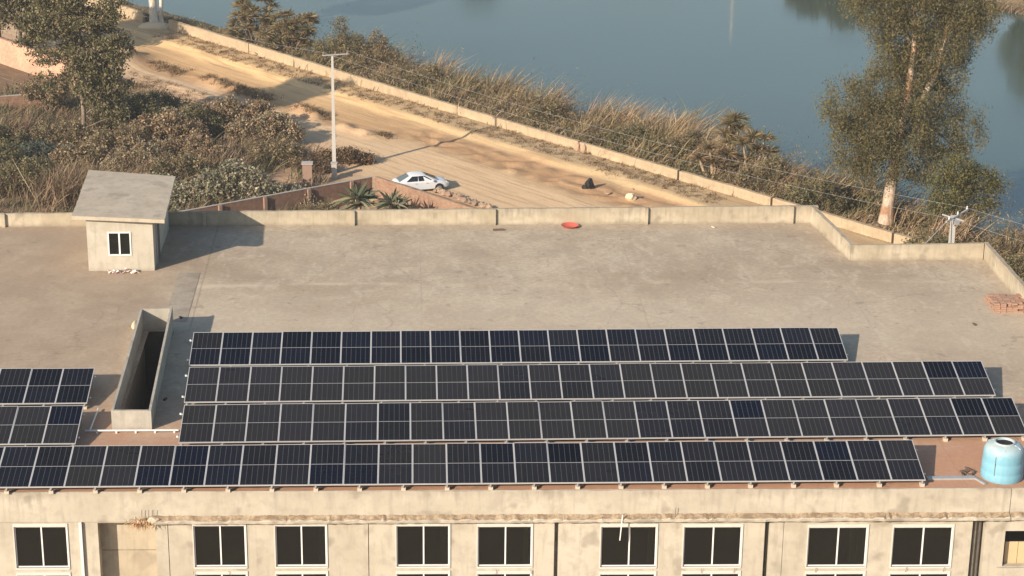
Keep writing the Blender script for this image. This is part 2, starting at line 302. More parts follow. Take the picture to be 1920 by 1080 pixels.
# ------------------------------------------------------------------ mesh helpers
def tag(o, label=None, cat=None, group=None, kind=None):
    if label: o['label'] = label
    if cat: o['category'] = cat
    if group: o['group'] = group
    if kind: o['kind'] = kind
    return o
def root_loc(o):
    while o.parent: o = o.parent
    return o.location
def empty(name, loc, label=None, cat=None, group=None, rz=0.0):
    o = bpy.data.objects.new(name, None); o.empty_display_size = 0.3; col.objects.link(o)
    o.location = loc; o.rotation_euler = (0, 0, rz); return tag(o, label, cat, group)
def link_mesh(name, me, mat, parent=None, loc=(0, 0, 0)):
    o = bpy.data.objects.new(name, me); col.objects.link(o)
    if mat is not None:
        if len(me.materials) == 0: me.materials.append(M[mat])
    o.location = loc
    if parent: o.parent = parent
    return o
class MB:
    def __init__(s, tf=None): s.v = []; s.f = []; s.tf = tf
    def add(s, vs_, fs):
        n = len(s.v); s.v += [tuple(x) for x in vs_]; s.f += [tuple(i+n for i in f) for f in fs]; return s
    def box(s, x0, x1, y0, y1, z0, z1):
        return s.add([(x0, y0, z0), (x1, y0, z0), (x1, y1, z0), (x0, y1, z0), (x0, y0, z1), (x1, y0, z1), (x1, y1, z1), (x0, y1, z1)],
                     [(0, 3, 2, 1), (4, 5, 6, 7), (0, 1, 5, 4), (1, 2, 6, 5), (2, 3, 7, 6), (3, 0, 4, 7)])
    def quad(s, a, b, c, d): return s.add([a, b, c, d], [(0, 1, 2, 3)])
    def wall(s, a, b, t, z0a, z1a, z0b=None, z1b=None, seg=1, jit=0.0):
        """vertical wall between plan points a and b, thickness t to the left of a->b"""
        if z0b is None: z0b, z1b = z0a, z1a
        ax, ay = a; bx, by = b; L = math.hypot(bx-ax, by-ay); nx, ny = -(by-ay)/L*t, (bx-ax)/L*t
        vs_ = []; fs = []
        for i in range(seg+1):
            k = i/seg; x = ax+(bx-ax)*k; y = ay+(by-ay)*k; z0 = z0a+(z0b-z0a)*k; z1 = z1a+(z1b-z1a)*k+random.uniform(-jit, jit)
            j2 = random.uniform(-jit, jit)*0.6
            vs_ += [(x, y, z0), (x+nx, y+ny, z0), (x+nx, y+ny, z1+j2), (x, y, z1)]
        for i in range(seg):
            o = i*4; q = o+4
            fs += [(o, q, q+3, o+3), (o+3, q+3, q+2, o+2), (o+2, q+2, q+1, o+1)]
        fs += [(0, 3, 2, 1), (seg*4, seg*4+1, seg*4+2, seg*4+3)]
        return s.add(vs_, fs)
    def tube(s, pts, rad, n=8, cap=True):
        pts = [Vector(p) for p in pts]; rings = []
        if isinstance(rad, (int, float)): rad = [rad]*len(pts)
        base = len(s.v)
        for i, p in enumerate(pts):
            t = (pts[min(i+1, len(pts)-1)]-pts[max(i-1, 0)]).normalized()
            a = t.cross(Vector((0, 0, 1)) if abs(t.z) < 0.9 else Vector((1, 0, 0))).normalized(); b = t.cross(a)
            for k in range(n):
                an = 2*math.pi*k/n; s.v.append(tuple(p+(a*math.cos(an)+b*math.sin(an))*rad[i]))
        for i in range(len(pts)-1):
            for k in range(n):
                k2 = (k+1) % n; o = base+i*n
                s.f.append((o+k, o+k2, o+n+k2, o+n+k))
        if cap: s.f.append(tuple(base+k for k in range(n))); s.f.append(tuple(base+(len(pts)-1)*n+k for k in reversed(range(n))))
        return s
    def lathe(s, prof, c, n=24, cap=True):
        base = len(s.v)
        for r, z in prof:
            for k in range(n):
                an = 2*math.pi*k/n; s.v.append((c[0]+r*math.cos(an), c[1]+r*math.sin(an), c[2]+z))
        for i in range(len(prof)-1):
            for k in range(n):
                k2 = (k+1) % n; o = base+i*n; s.f.append((o+k, o+k2, o+n+k2, o+n+k))
        if cap: s.f.append(tuple(base+(len(prof)-1)*n+k for k in range(n)))
        return s
    def blob(s, c, r, jit=0.2, sub=1):
        bm = bmesh.new(); bmesh.ops.create_icosphere(bm, subdivisions=sub, radius=1.0)
        vs_ = []; 
        for v in bm.verts:
            k = 1+random.uniform(-jit, jit); vs_.append((c[0]+v.co.x*r[0]*k, c[1]+v.co.y*r[1]*k, c[2]+v.co.z*r[2]*k))
        fs = [tuple(v.index for v in f.verts) for f in bm.faces]; bm.free(); return s.add(vs_, fs)
    def obox(s, c, size, rot):
        m = Matrix.Rotation(rot[2], 3, 'Z') @ Matrix.Rotation(rot[1], 3, 'Y') @ Matrix.Rotation(rot[0], 3, 'X')
        hx, hy, hz = (q/2 for q in size); pts = []
        for z in (-hz, hz):
            for x, y in ((-hx, -hy), (hx, -hy), (hx, hy), (-hx, hy)): pts.append(tuple(Vector(c)+m @ Vector((x, y, z))))
        return s.add(pts, [(0, 3, 2, 1), (4, 5, 6, 7), (0, 1, 5, 4), (1, 2, 6, 5), (2, 3, 7, 6), (3, 0, 4, 7)])
    def mesh(s, name, off=(0, 0, 0), smooth=None):
        me = bpy.data.meshes.new(name)
        vv = [s.tf(v) for v in s.v] if s.tf else s.v
        me.from_pydata([(x-off[0], y-off[1], z-off[2]) for x, y, z in vv], [], s.f); me.update()
        if smooth is not None:
            me.shade_smooth()
            if smooth < 180: me.set_sharp_from_angle(angle=R(smooth))
        return me
    def build(s, name, mat, parent=None, loc=None, smooth=None, world=True):
        if parent: off = root_loc(parent) if world else (0, 0, 0); return link_mesh(name, s.mesh(name, off, smooth), mat, parent)
        if loc is None:
            vv = [s.tf(v) for v in s.v] if s.tf else s.v
            a = np.array(vv); loc = ((a[:, 0].min()+a[:, 0].max())/2, (a[:, 1].min()+a[:, 1].max())/2, a[:, 2].min())
        return link_mesh(name, s.mesh(name, loc, smooth), mat, None, loc)

def np_mesh(name, V, faces_n, F, C=None):
    """V (n,3); F flat loop indices with constant polygon size list faces_n (array)"""
    me = bpy.data.meshes.new(name); me.vertices.add(len(V)); me.vertices.foreach_set('co', np.ascontiguousarray(V, dtype=np.float32).ravel())
    me.loops.add(len(F)); me.loops.foreach_set('vertex_index', np.ascontiguousarray(F, dtype=np.int32))
    st = np.concatenate(([0], np.cumsum(faces_n)[:-1])).astype(np.int32)
    me.polygons.add(len(faces_n)); me.polygons.foreach_set('loop_start', st); me.polygons.foreach_set('loop_total', np.asarray(faces_n, dtype=np.int32))
    me.update(calc_edges=True)
    if C is not None:
        at = me.color_attributes.new('Col', 'FLOAT_COLOR', 'POINT')
        at.data.foreach_set('color', np.ascontiguousarray(np.hstack([C, np.ones((len(C), 1))]), dtype=np.float32).ravel())
    return me
def unit(a): return a/np.maximum(np.linalg.norm(a, axis=1, keepdims=True), 1e-9)
def leaf_mesh(name, cen, size, aspect, cols, droop=0.0, flat=0.0):
    """rhombus leaves, folded a little, at centres cen"""
    n = len(cen); ax = rng.normal(size=(n, 3)); ax[:, 2] = ax[:, 2]*(1-flat)-droop; ax = unit(ax)
    nr = unit(np.cross(ax, rng.normal(size=(n, 3)))); sd = np.cross(ax, nr)
    ln = (size*rng.uniform(0.6, 1.4, n))[:, None]; wd = ln*aspect*0.5
    V = np.stack([cen-ax*ln*0.5, cen+sd*wd+nr*wd*0.3, cen+ax*ln*0.5, cen-sd*wd+nr*wd*0.3], 1).reshape(-1, 3)
    i = np.arange(n)*4; F = np.stack([i, i+1, i+2, i, i+2, i+3], 1).ravel()
    return np_mesh(name, V, np.full(2*n, 3), F, np.repeat(cols, 4, 0))
def blade_mesh(name, base, vec, width, bend, cols):
    """tapering curved strips: base (n,3), vec (n,3) full length direction, bend (n,3) tip displacement"""
    n = len(base); sd = unit(np.cross(vec, rng.normal(size=(n, 3))))*width[:, None]*0.5
    m1 = base+vec*0.4+bend*0.16; m2 = base+vec*0.75+bend*0.55; tip = base+vec+bend
    V = np.stack([base-sd, base+sd, m1-sd, m1+sd, m2-sd*0.7, m2+sd*0.7, tip], 1).reshape(-1, 3)
    i = np.arange(n)*7
    F = np.stack([i, i+1, i+3, i+2, i+2, i+3, i+5, i+4, i+4, i+5, i+6], 1).ravel()
    return np_mesh(name, V, np.tile([4, 4, 3], n), F, np.repeat(cols, 7, 0))
def palette(n, cols, jit=0.18):
    c = np.array(cols)[rng.integers(0, len(cols), n)]
    return np.clip(c*(1+rng.normal(0, jit, (n, 1)))*(1+rng.normal(0, 0.05, (n, 3))), 0.004, 1)

# ------------------------------------------------------------------ terrain
_ph = rng.uniform(0, 6.28, (40, 2)); _dr = rng.normal(size=(40, 2)); _dr /= np.linalg.norm(_dr, axis=1, keepdims=True); _fr = np.geomspace(0.12, 3.2, 40)
def wob(x, y, lo=0, hi=40):
    z = 0
    for k in range(lo, hi): z = z+np.sin((x*_dr[k, 0]+y*_dr[k, 1])*_fr[k]+_ph[k, 0])/(_fr[k]**0.9)*0.25
    return z
FS = np.array((65.5, 219.5)); FD = np.array((-0.80, 0.60)); FN = np.array((0.60, 0.80))
def dist_wall(x, y): return (x-P0[0])*N2[0]+(y-P0[1])*N2[1]
def along_wall(x, y): return (x-P0[0])*U2[0]+(y-P0[1])*U2[1]
def sstep(a, b, v): t = np.clip((v-a)/(b-a), 0, 1); return t*t*(3-2*t)
WATER = -2.3
def height(x, y):
    x = np.asarray(x, float); y = np.asarray(y, float)
    d = dist_wall(x, y); s = along_wall(x, y); wv = wob(x, y)
    z = 0.014*wv*sstep(0.5, 3, np.abs(d))
    z = z+0.28*(1-sstep(3.1, 4.1, d+0.25*wob(x*1.3, y*1.3, 14, 30)))*sstep(-0.5, 0.3, d)      # raised verge at the wall foot
    m = np.exp(-((d-8.4-0.3*wob(x, y, 8, 20))/0.75)**2)*sstep(-34, -29, s)*(1-sstep(-2.5, 0.8, s))
    z = z+m*(0.20+0.30*np.clip(wob(x*1.7, y*1.7, 10, 34), -0.7, 1.2))
    m2 = np.exp(-((d-11.8)/0.5)**2)*sstep(-28, -24, s)*(1-sstep(-14, -11, s)); z = z+m2*0.18
    z = z+0.16*wob(x*2.6, y*2.6, 24, 40)*sstep(4.3, 5.2, d)*(1-sstep(7.2, 8.2, d))*sstep(-4, 4, s)   # churned earth
    for mx, my, hh, rr in ((-26.6, 187.5, 1.5, 2.2), (-29.6, 186.0, 1.3, 2.4), (-32.4, 189, 0.8, 2.4)):
        z = z+hh*np.exp(-(((x-mx)**2+(y-my)**2)/rr**2))
    e0 = np.clip(-d-0.6, 0, 40); bank = -0.07*e0-0.62*np.clip(-d-6.2, 0, 20)-0.1*sstep(0, -1, d); z = z+np.maximum(bank, -5.0)
    e = (x-FS[0])*FN[0]+(y-FS[1])*FN[1]+1.2*wob(x*0.5, y*0.5, 0, 16)
    far = WATER+0.2+np.clip(e, -8, 8)*0.34
    z = np.where(d < -10, np.maximum(z, np.minimum(far, 0.5+0.03*wv)), z)
    return z
def axis(lo, hi, step, ext):
    mid = np.arange(lo, hi+step*0.5, step); out = step*1.5; a = [lo]; b = [hi]
    while a[-1] > -ext: a.append(a[-1]-out); b.append(b[-1]+out); out *= 1.35
    return np.concatenate([a[:0:-1], mid, b[1:]])
gx = axis(-44, 44, 0.34, 2200); gy = axis(128, 206, 0.34, 2600)
GX, GY = np.meshgrid(gx, gy); GZ = height(GX, GY)
nx, ny = len(gx), len(gy); V = np.stack([GX.ravel(), GY.ravel(), GZ.ravel()], 1)
ii = (np.arange(ny-1)[:, None]*nx+np.arange(nx-1)[None]).ravel()
F = np.stack([ii, ii+1, ii+nx+1, ii+nx], 1).ravel()
me = np_mesh('ground', V, np.full(len(ii), 4), F); me.shade_smooth()
tag(link_mesh('ground', me, 'ground'), 'bare sandy dirt ground and track behind the building', 'ground', kind='structure')
wm = MB(); wm.quad((-2000, 120, WATER), (2000, 120, WATER), (2000, 2500, WATER), (-2000, 2500, WATER))
tag(wm.build('lake_water', 'water', loc=(0, 120, WATER)), 'calm blue-green lake water beyond the bank', 'water', kind='structure')

# ------------------------------------------------------------------ the concrete building
FA = -0.0157
def yfront(x): return 62.85+FA*(x-3.5)
def ftf(v): return (v[0], v[1]+yfront(v[0])-62.85, v[2])       # facade runs very slightly askew of the panel rows
bld = empty('concrete_building', (-4, 77, 0), 'cream concrete block with flat screed roof and rows of white framed windows', 'building')
XL, XR, XJ, YB, YJ = -34.0, 25.85, 19.2, 91.8, 86.35
rf = MB()
def rq(x0, x1, y0, y1):
    fy = lambda x: yfront(x) if y0 is None else y0
    rf.quad((x0, fy(x0), ROOF), (x1, fy(x1), ROOF), (x1, y1, ROOF), (x0, y1, ROOF))
HX0, HX1, HY0, HY1 = -10.42, -9.42, 68.42, 78.1
rq(XL, HX0, None, YB+0.1); rq(HX0, HX1, None, HY0); rq(HX0, HX1, HY1, YB+0.1); 
rf.quad((HX1, yfront(HX1), ROOF), (19.7, yfront(19.7), ROOF), (19.7, YJ+0.1, ROOF), (HX1, YJ+0.1, ROOF)); rf.quad((HX1, YJ+0.1, ROOF), (19.7, YJ+0.1, ROOF), (18.95, YB+0.1, ROOF), (HX1, YB+0.1, ROOF)); rq(19.7, XR+0.1, None, YJ+0.1)
rf.build('roof', 'roof', bld)
st = MB(); st.box(-9.95, -9.02, 79.2, 85.2, ROOF-0.05, ROOF+0.012)
st.build('screed_strip', 'screed', bld)
# facade wall with holes -> (x0,x1,z0,z1,depth)
WIN = [(-13.24, -11.48, 12.2, 13.74), (-7.27, -5.53, 12.2, 13.75), (-4.54, -2.82, 12.2, 13.73), (-0.47, 1.32, 12.18, 13.71), (2.27, 4.11, 12.16, 13.67),
       (6.44, 8.34, 12.12, 13.64), (9.25, 11.23, 12.12, 13.62), (13.49, 15.52, 12.09, 13.58), (16.39, 18.44, 12.07, 13.57)]
LOW = [(a, b, 10.4, z0-0.27) for a, b, z0, z1 in WIN]
ZT = 13.97
holes = [(a, b, c, d, 0.16, False) for a, b, c, d in WIN+LOW]
holes += [(-10.45, -8.54, 6.0, 13.86, 0.62, True), (19.09, 19.55, 6.0, 13.90, 0.45, True), (20.24, 23.2, 12.06, 13.40, 0.2, False)]
for xg, wg in ((-8.12, 0.022), (-1.41, 0.025), (4.93, 0.14), (12.08, 0.16), (12.64, 0.018)): holes.append((xg-wg/2, xg+wg/2, 6.0, 13.95, 0.3, True))
def facade():
    b = MB(ftf); zs = sorted({0.0, ZT}|{round(h[2], 3) for h in holes}|{round(h[3], 3) for h in holes}); xs = sorted({XL, XR+0.1}|{round(h[0], 3) for h in holes}|{round(h[1], 3) for h in holes}|{-30+2.0*k for k in range(28)})
    Y = 62.90
    for i in range(len(xs)-1):
        for j in range(len(zs)-1):
            cx, cz = (xs[i]+xs[i+1])/2, (zs[j]+zs[j+1])/2
            if any(h[0] < cx < h[1] and h[2] < cz < h[3] for h in holes): continue
            b.quad((xs[i], Y, zs[j]), (xs[i+1], Y, zs[j]), (xs[i+1], Y, zs[j+1]), (xs[i], Y, zs[j+1]))
    for x0, x1, z0, z1, dp, back in holes:
        b.quad((x0, Y, z0), (x0, Y, z1), (x0, Y+dp, z1), (x0, Y+dp, z0)); b.quad((x1, Y, z1), (x1, Y, z0), (x1, Y+dp, z0), (x1, Y+dp, z1))
        b.quad((x0, Y, z1), (x1, Y, z1), (x1, Y+dp, z1), (x0, Y+dp, z1)); b.quad((x0, Y, z0), (x0, Y+dp, z0), (x1, Y+dp, z0), (x1, Y, z0))
        if back and x1-x0 < 1: b.quad((x0, Y+dp, z0), (x1, Y+dp, z0), (x1, Y+dp, z1), (x0, Y+dp, z1))
    b.build('front_wall', 'facade', bld)
facade()
# recess back panels with an open joint
for z0, z1 in ((6.0, 12.555), (12.58, 13.86)):
    b = MB(ftf); b.box(-10.45, -8.54, 63.46, 63.60, z0, z1); b.build('recess_panel', 'recess', bld)
# roof edge band, segmented with a joint
def band(x0, x1):
    b = MB(ftf); n = max(2, int((x1-x0)/0.35)); vs_ = []
    for i in range(n+1):
        x = x0+(x1-x0)*i/n; j = random.uniform(-0.018, 0.012)
        vs_ += [(x, 62.83, 13.93), (x, 62.83, 14.98+j), (x, 62.87+random.uniform(0, .02), 15.018+j*0.5), (x, 62.93, 15.012+random.uniform(-.006, .004)), (x, 62.93, 13.93)]
    fs = []
    for i in range(n):
        o = i*5; q = o+5
        for k in range(4): fs.append((o+k, q+k, q+k+1, o+k+1))
        fs.append((o+4, q+4, q, o))
    fs += [(0, 1, 2, 3, 4), tuple(n*5+k for k in (4, 3, 2, 1, 0))]
    b.add(vs_, fs); b.build('edge_band', 'facade', bld, smooth=40)
band(XL, 20.275); band(20.30, XR+0.1)
# crumbling ledge
def ledge(x0, x1):
    b = MB(ftf); n = int((x1-x0)/0.10); vs_ = []; fs = []; fs2 = []
    for i in range(n+1):
        x = x0+(x1-x0)*i/n; o = 0.045*math.sin(x*3.1)*random.random(); z = random.uniform(-0.03, 0.03)
        vs_ += [(x, 62.82, 13.93), (x, 62.62+o*0.6+random.uniform(-.012, .012), 13.93+random.uniform(-.008, .008)), (x, 62.60+o+random.uniform(-.02, .02), 14.01+z*0.7), (x, 62.65+o, 14.035+z), (x, 62.74, 14.08+z*1.2), (x, 62.82, 14.15+z*0.6)]
    for i in range(n):
        a = i*6; q = a+6
        for k in range(5): (fs if k < 3 else fs2).append((a+k, q+k, q+k+1, a+k+1))
    fs += [(0, 1, 2, 3, 4, 5), tuple(n*6+k for k in (5, 4, 3, 2, 1, 0))]
    b.add(vs_, fs); lo_ = b.build('ledge', 'facade', bld, smooth=35)
    b2 = MB(ftf); b2.add(vs_, fs2); b2.build('ledge_dirt', 'ledge', lo_, smooth=35)
ledge(-8.62, 20.27); ledge(20.31, XR)
b = MB(ftf); b.box(-11.06, -10.97, 62.79, 62.88, 4, 13.92); b.build('downpipe', 'white_pipe', bld)
b = MB(ftf); b.tube([(19.25, 63.12, 5), (19.23, 63.12, 13.88)], 0.075, 10); b.build('drain_pipe', 'mossy_pipe', bld, smooth=60)
b = MB(ftf); b.tube([(19.42, 63.16, 5), (19.43, 63.16, 13.88)], 0.05, 10); b.build('drain_pipe', 'dark_pipe', bld, smooth=60)
b = MB(ftf); b.tube([(5.0, 63.05, 5), (5.0, 63.05, 13.9)], 0.03, 8); b.build('drain_pipe', 'dark_pipe', bld, smooth=60)
b = MB(ftf); b.tube([(12.1, 63.05, 5), (12.1, 63.05, 13.9)], 0.035, 8); b.build('drain_pipe', 'dark_pipe', bld, smooth=60)
# windows
def window(x0, x1, z0, z1, k, low):
    f = MB(ftf); t = 0.045; Y0, Y1 = 62.93, 62.99; mx = (x0+x1)/2+0.02
    e = 0.002
    f.box(x0+e, x0+t, Y0, Y1, z0+e, z1-e); f.box(x1-t, x1-e, Y0, Y1, z0+e, z1-e)
    f.box(x0+t, x1-t, Y0, Y1, z1-t, z1-e); f.box(x0+t, x1-t, Y0, Y1, z0+e, z0+t); f.box(mx-0.024, mx+0.024, Y0-0.012, Y1, z0+t, z1-t)
    wo = f.build('window', 'white_frame', bld)
    for a, c in ((x0+t, mx-0.024), (mx+0.024, x1-t)):
        p = MB(ftf); p.box(a, c, 62.955, 62.962, z0+t, z1-t); p.build('pane', 'glass', wo)
    s = MB(ftf); g = 0.03
    s.box(x0-g, x1+g, 62.868, 62.899, z1, z1+0.11); s.box(x0-g, x0, 62.868, 62.899, z0-0.05, z1); s.box(x1, x1+g, 62.868, 62.899, z0-0.05, z1); s.box(x0, x1, 62.862, 62.93, z0-0.06, z0)
    s.build('surround', 'white_surround', wo)
    # the room behind: floor, ceiling, walls
    r = MB(ftf); a0, a1, y0, y1, c0, c1 = x0-0.45, x1+0.45, 63.07, 66.2, z0-0.12, z1+0.10
    r.quad((a0, y0, c0), (a1, y0, c0), (a1, y1, c0), (a0, y1, c0)); r.quad((a0, y0, c1), (a0, y1, c1), (a1, y1, c1), (a1, y0, c1)); r.quad((a0, y1, c0), (a1, y1, c0), (a1, y1, c1), (a0, y1, c1))
    r.quad((a0, y0, c0), (a0, y1, c0), (a0, y1, c1), (a0, y0, c1)); r.quad((a1, y0, c0), (a1, y0, c1), (a1, y1, c1), (a1, y1, c0))
    r.build('room', 'room', wo)
    if not low and k in (2, 3, 4, 5, 7):
        c = MB(ftf); n = 14; wd = 0.22 if k != 7 else 0.5; pts = []
        for i in range(n+1):
            x = x1-0.08-wd*i/n; y = 63.10+0.025*math.sin(i*2.1); pts += [(x, y, z0+0.05), (x+random.uniform(-.02, .02), y, z1-0.06)]
        c.add(pts, [(2*i, 2*i+2, 2*i+3, 2*i+1) for i in range(n)]); c.build('curtain', 'curtain', wo)
for k, q in enumerate(WIN): window(*q, k, False)
for k, q in enumerate(LOW): window(*q, k, True)
# the unglazed opening at the right end with boards stacked inside
r = MB(ftf); a0, a1, y0, y1, c0, c1 = 20.1, 23.4, 63.1, 66, 12.0, 13.5
r.quad((a0, y0, c0), (a1, y0, c0), (a1, y1, c0), (a0, y1, c0)); r.quad((a0, y0, c1), (a0, y1, c1), (a1, y1, c1), (a1, y0, c1)); r.quad((a0, y1, c0), (a1, y1, c0), (a1, y1, c1), (a0, y1, c1))
r.quad((a0, y0, c0), (a0, y1, c0), (a0, y1, c1), (a0, y0, c1)); r.quad((a1, y0, c0), (a1, y0, c1), (a1, y1, c1), (a1, y1, c0))
r.build('open_bay', 'room', bld)
for i in range(3):
    b = MB(ftf); b.box(20.36+i*0.46, 20.80+i*0.46, 63.16, 63.2, 12.02, 12.86); o = b.build('board', 'board')
    tag(o, ['pale brown board standing in the open bay, leftmost', 'pale brown board standing in the open bay, second from left', 'pale brown board standing in the open bay, cut by the frame'][i], 'board', 'boards in the open bay')
b = MB(ftf); b.box(20.05, 23.4, 62.80, 62.895, 11.0, 12.04); b.build('bay_panel', 'facade', bld)
# remaining outer walls
b = MB(); b.quad((XL, 62.9, 0), (XL, YB+0.18, 0), (XL, YB+0.18, ROOF), (XL, 62.9, ROOF)); b.build('side_wall', 'facade', bld)
b = MB(); b.box(XL, XJ+0.16, YB+0.02, YB+0.16, 0, ROOF-0.01); b.build('rear_wall', 'facade', bld)
b = MB(); b.box(XJ+0.02, XR+0.12, YJ+0.02, YJ+0.16, 0, ROOF-0.01); b.build('rear_wall', 'facade', bld)
b = MB(); b.box(XR+0.02, XR+0.14, 63.0, YJ, 0, ROOF-0.01); b.build('side_wall', 'facade', bld)
# rebar stubs and a loose white strip at the ledge
for i, x in enumerate((-8.95, -8.72, -8.55, 8.9)):
    b = MB(ftf); b.tube([(x, 62.74, 13.9), (x+0.02, 62.72, 14.42)], 0.009, 5); b.build('rebar', 'rusty_steel', bld)
for i, x in enumerate((-7.3, -6.1, 2.9, 4.1, 9.9, 11.0, 13.8, 16.9, 18.2)):
    b = MB(ftf); b.tube([(x, 62.83, 11.9), (x+random.uniform(-.04, .04), 62.82, 12.08)], 0.008, 5); b.build('rebar', 'rusty_steel', bld)
b = MB(ftf); b.obox((7.08, 62.58, 13.75), (0.035, 0.02, 0.95), (0, R(4), 0))
tag(b.build('white_strip', 'white_frame'), 'thin white strip hanging down over the ledge by a window', 'strip')
def straw():
    t = empty('straw_clump', ftf((-8.95, 62.6, 13.85)), 'tangled orange straw clump hanging at the start of the ledge', 'straw clump')
    n = 420; c = np.array(ftf((-8.98, 62.66, 14.02))); base = c+rng.normal(size=(n, 3))*(0.17, 0.06, 0.07)
    vec = rng.normal(size=(n, 3))*(0.06, 0.04, 0.06)-(0, 0.02, 0.05); cols = palette(n, [(0.5, 0.30, 0.14), (0.40, 0.22, 0.10), (0.58, 0.44, 0.28)])
    me = blade_mesh('strands', base-np.array(t.location), vec, rng.uniform(0.012, 0.03, n), rng.normal(size=(n, 3))*0.05-(0, 0, 0.08), cols); link_mesh('strands', me, 'blade', t)
    b = MB(); b.blob((c[0]+0.42, c[1]-0.02, c[2]+0.04), (0.2, 0.12, 0.1), 0.25, 2); b.blob((c[0]-0.02, c[1], c[2]-0.02), (0.24, 0.08, 0.10), 0.3, 2); b.build('lump', 'cloth_pale', t)
straw()

# ------------------------------------------------------------------ parapets
par = empty('rear_parapet', (2, YB, ROOF), 'weathered cream parapet wall along the rear edge of the roof', 'parapet')
PIER = [-26.0, -18.6, -9.4, -2.55, 4.0, 11.12, 17.97]
def pz(x): return 15.66+0.19*(x+11)/30 if x > -11 else 15.62
xs = [XL]+PIER+[XJ]
for a, c in zip(xs[:-1], xs[1:]):
    b = MB(); b.wall((a, YB), (c, YB), 0.16, ROOF-0.01, pz(a), ROOF-0.01, pz(c), max(2, int((c-a)/0.4)), 0.012); b.build('wall_segment', 'parapet', par)
for x in PIER:
    b = MB(); b.box(x-0.10, x+0.06, YB-0.13, YB-0.002, ROOF-0.01, pz(x)+0.012); b.build('pier', 'parapet', par)
pj = empty('corner_parapet', (21, YJ, ROOF), 'cream parapet wall stepping round the notched rear right roof corner', 'parapet')
b = MB(); b.wall((XJ-0.35, YB-0.02), (19.62, YJ), 0.18, ROOF-0.01, pz(XJ), ROOF-0.01, 15.74, 14, 0.02)
b.build('wall_segment', 'parapet', pj)
b = MB(); b.wall((19.66, YJ), (25.62, YJ), 0.16, ROOF-0.01, 15.72, ROOF-0.01, 15.77, 14, 0.012); b.build('wall_segment', 'parapet', pj)
b = MB(); b.wall((25.66, YJ+0.16), (25.84, 62.6), 0.18, ROOF-0.01, 15.78, ROOF-0.01, 16.1, 40, 0.015); b.build('wall_segment', 'parapet', pj)

# ------------------------------------------------------------------ rooftop hut
hut = empty('rooftop_hut', (-12.4, 88.3, ROOF), 'small cream rooftop stair hut with overhanging flat grey slab roof', 'hut')
b = MB(); hx0, hx1, hy0, hy1 = -13.85, -11.02, 85.52, 91.3
wx0, wx1, wz0, wz1 = -12.97, -11.97, 15.70, 16.78
def hz(x): return 17.39+(17.26-17.39)*(x-hx0)/(hx1-hx0)
for (a, c, e, f) in ((hx0, wx0, ROOF-.01, None), (wx1, hx1, ROOF-.01, None), (wx0, wx1, ROOF-.01, wz0), (wx0, wx1, wz1, None)):
    z0a, z1a, z1b = e, (f or hz(a)), (f or hz(c))
    b.wall((a, hy0), (c, hy0), 0.14, z0a, z1a, z0a, z1b, 1)
b.build('front_wall', 'hut_plaster', hut)
b = MB(); b.wall((hx1, hy0+0.142), (hx1, hy1), 0.14, ROOF-.01, hz(hx1)); b.build('side_wall', 'hut_plaster', hut)
b = MB(); b.wall((hx0+0.14, hy0+0.142), (hx0+0.14, hy1), 0.14, ROOF-.01, hz(hx0)); b.build('side_wall', 'hut_plaster', hut)
b = MB(); b.wall((hx1-0.142, hy1), (hx0+0.142, hy1), -0.14, ROOF-.01, hz(hx1), ROOF-.01, hz(hx0)); b.build('rear_wall', 'hut_plaster', hut)
b = MB(); b.box(hx1+0.003, hx1+0.04, 86.5, 87.5, ROOF, ROOF+1.95); b.build('door', 'dark_pipe', hut)
b = MB(); b.box(hx1+0.004, hx1+0.07, 86.42, 86.49, ROOF, ROOF+2.0); b.build('door_frame', 'steel_grey', hut)
sl_ = MB(); c = [(-14.40, 85.30, 17.42), (-10.44, 85.10, 17.29), (-10.66, 91.7, 17.27), (-14.66, 92.2, 17.44)]; n = 14
# slab with slightly uneven edge
ring = []
for i in range(4):
    p, q = Vector(c[i]), Vector(c[(i+1) % 4])
    for k in range(n):
        v = p.lerp(q, k/n); ring.append((v.x+random.uniform(-.012, .012), v.y+random.uniform(-.015, .015), v.z))
m_ = len(ring); th_ = 0.16
sl_.add([(x, y, z) for x, y, z in ring]+[(x, y, z+th_) for x, y, z in ring],
        [(i, (i+1) % m_, m_+(i+1) % m_, m_+i) for i in range(m_)]+[tuple(m_+i for i in range(m_)), tuple(reversed(range(m_)))])
sl_.build('roof', 'hut_slab', hut)
f = MB(); t = 0.06
f.box(wx0, wx0+t, hy0-0.03, hy0+0.06, wz0, wz1); f.box(wx1-t, wx1, hy0-0.03, hy0+0.06, wz0, wz1); f.box(wx0+t, wx1-t, hy0-0.03, hy0+0.06, wz1-t, wz1)
f.box(wx0+t, wx1-t, hy0-0.03, hy0+0.06, wz0, wz0+t); f.box((wx0+wx1)/2-0.035, (wx0+wx1)/2+0.035, hy0-0.04, hy0+0.06, wz0+t, wz1-t)
wo = f.build('window', 'white_frame', hut)
for a, c in ((wx0+t, (wx0+wx1)/2-0.035), ((wx0+wx1)/2+0.035, wx1-t)):
    p = MB(); p.box(a, c, hy0+0.02, hy0+0.027, wz0+t, wz1-t); p.build('pane', 'glass', wo)
b = MB(); b.box(hx0+.15, hx1-.15, 87.4, 87.45, ROOF, 17.05); b.build('inner_wall', 'room', hut)
b = MB(); b.box(-12.85, -12.52, 85.75, 85.8, 16.22, 16.26); b.build('inner_bar', 'white_pipe', hut)

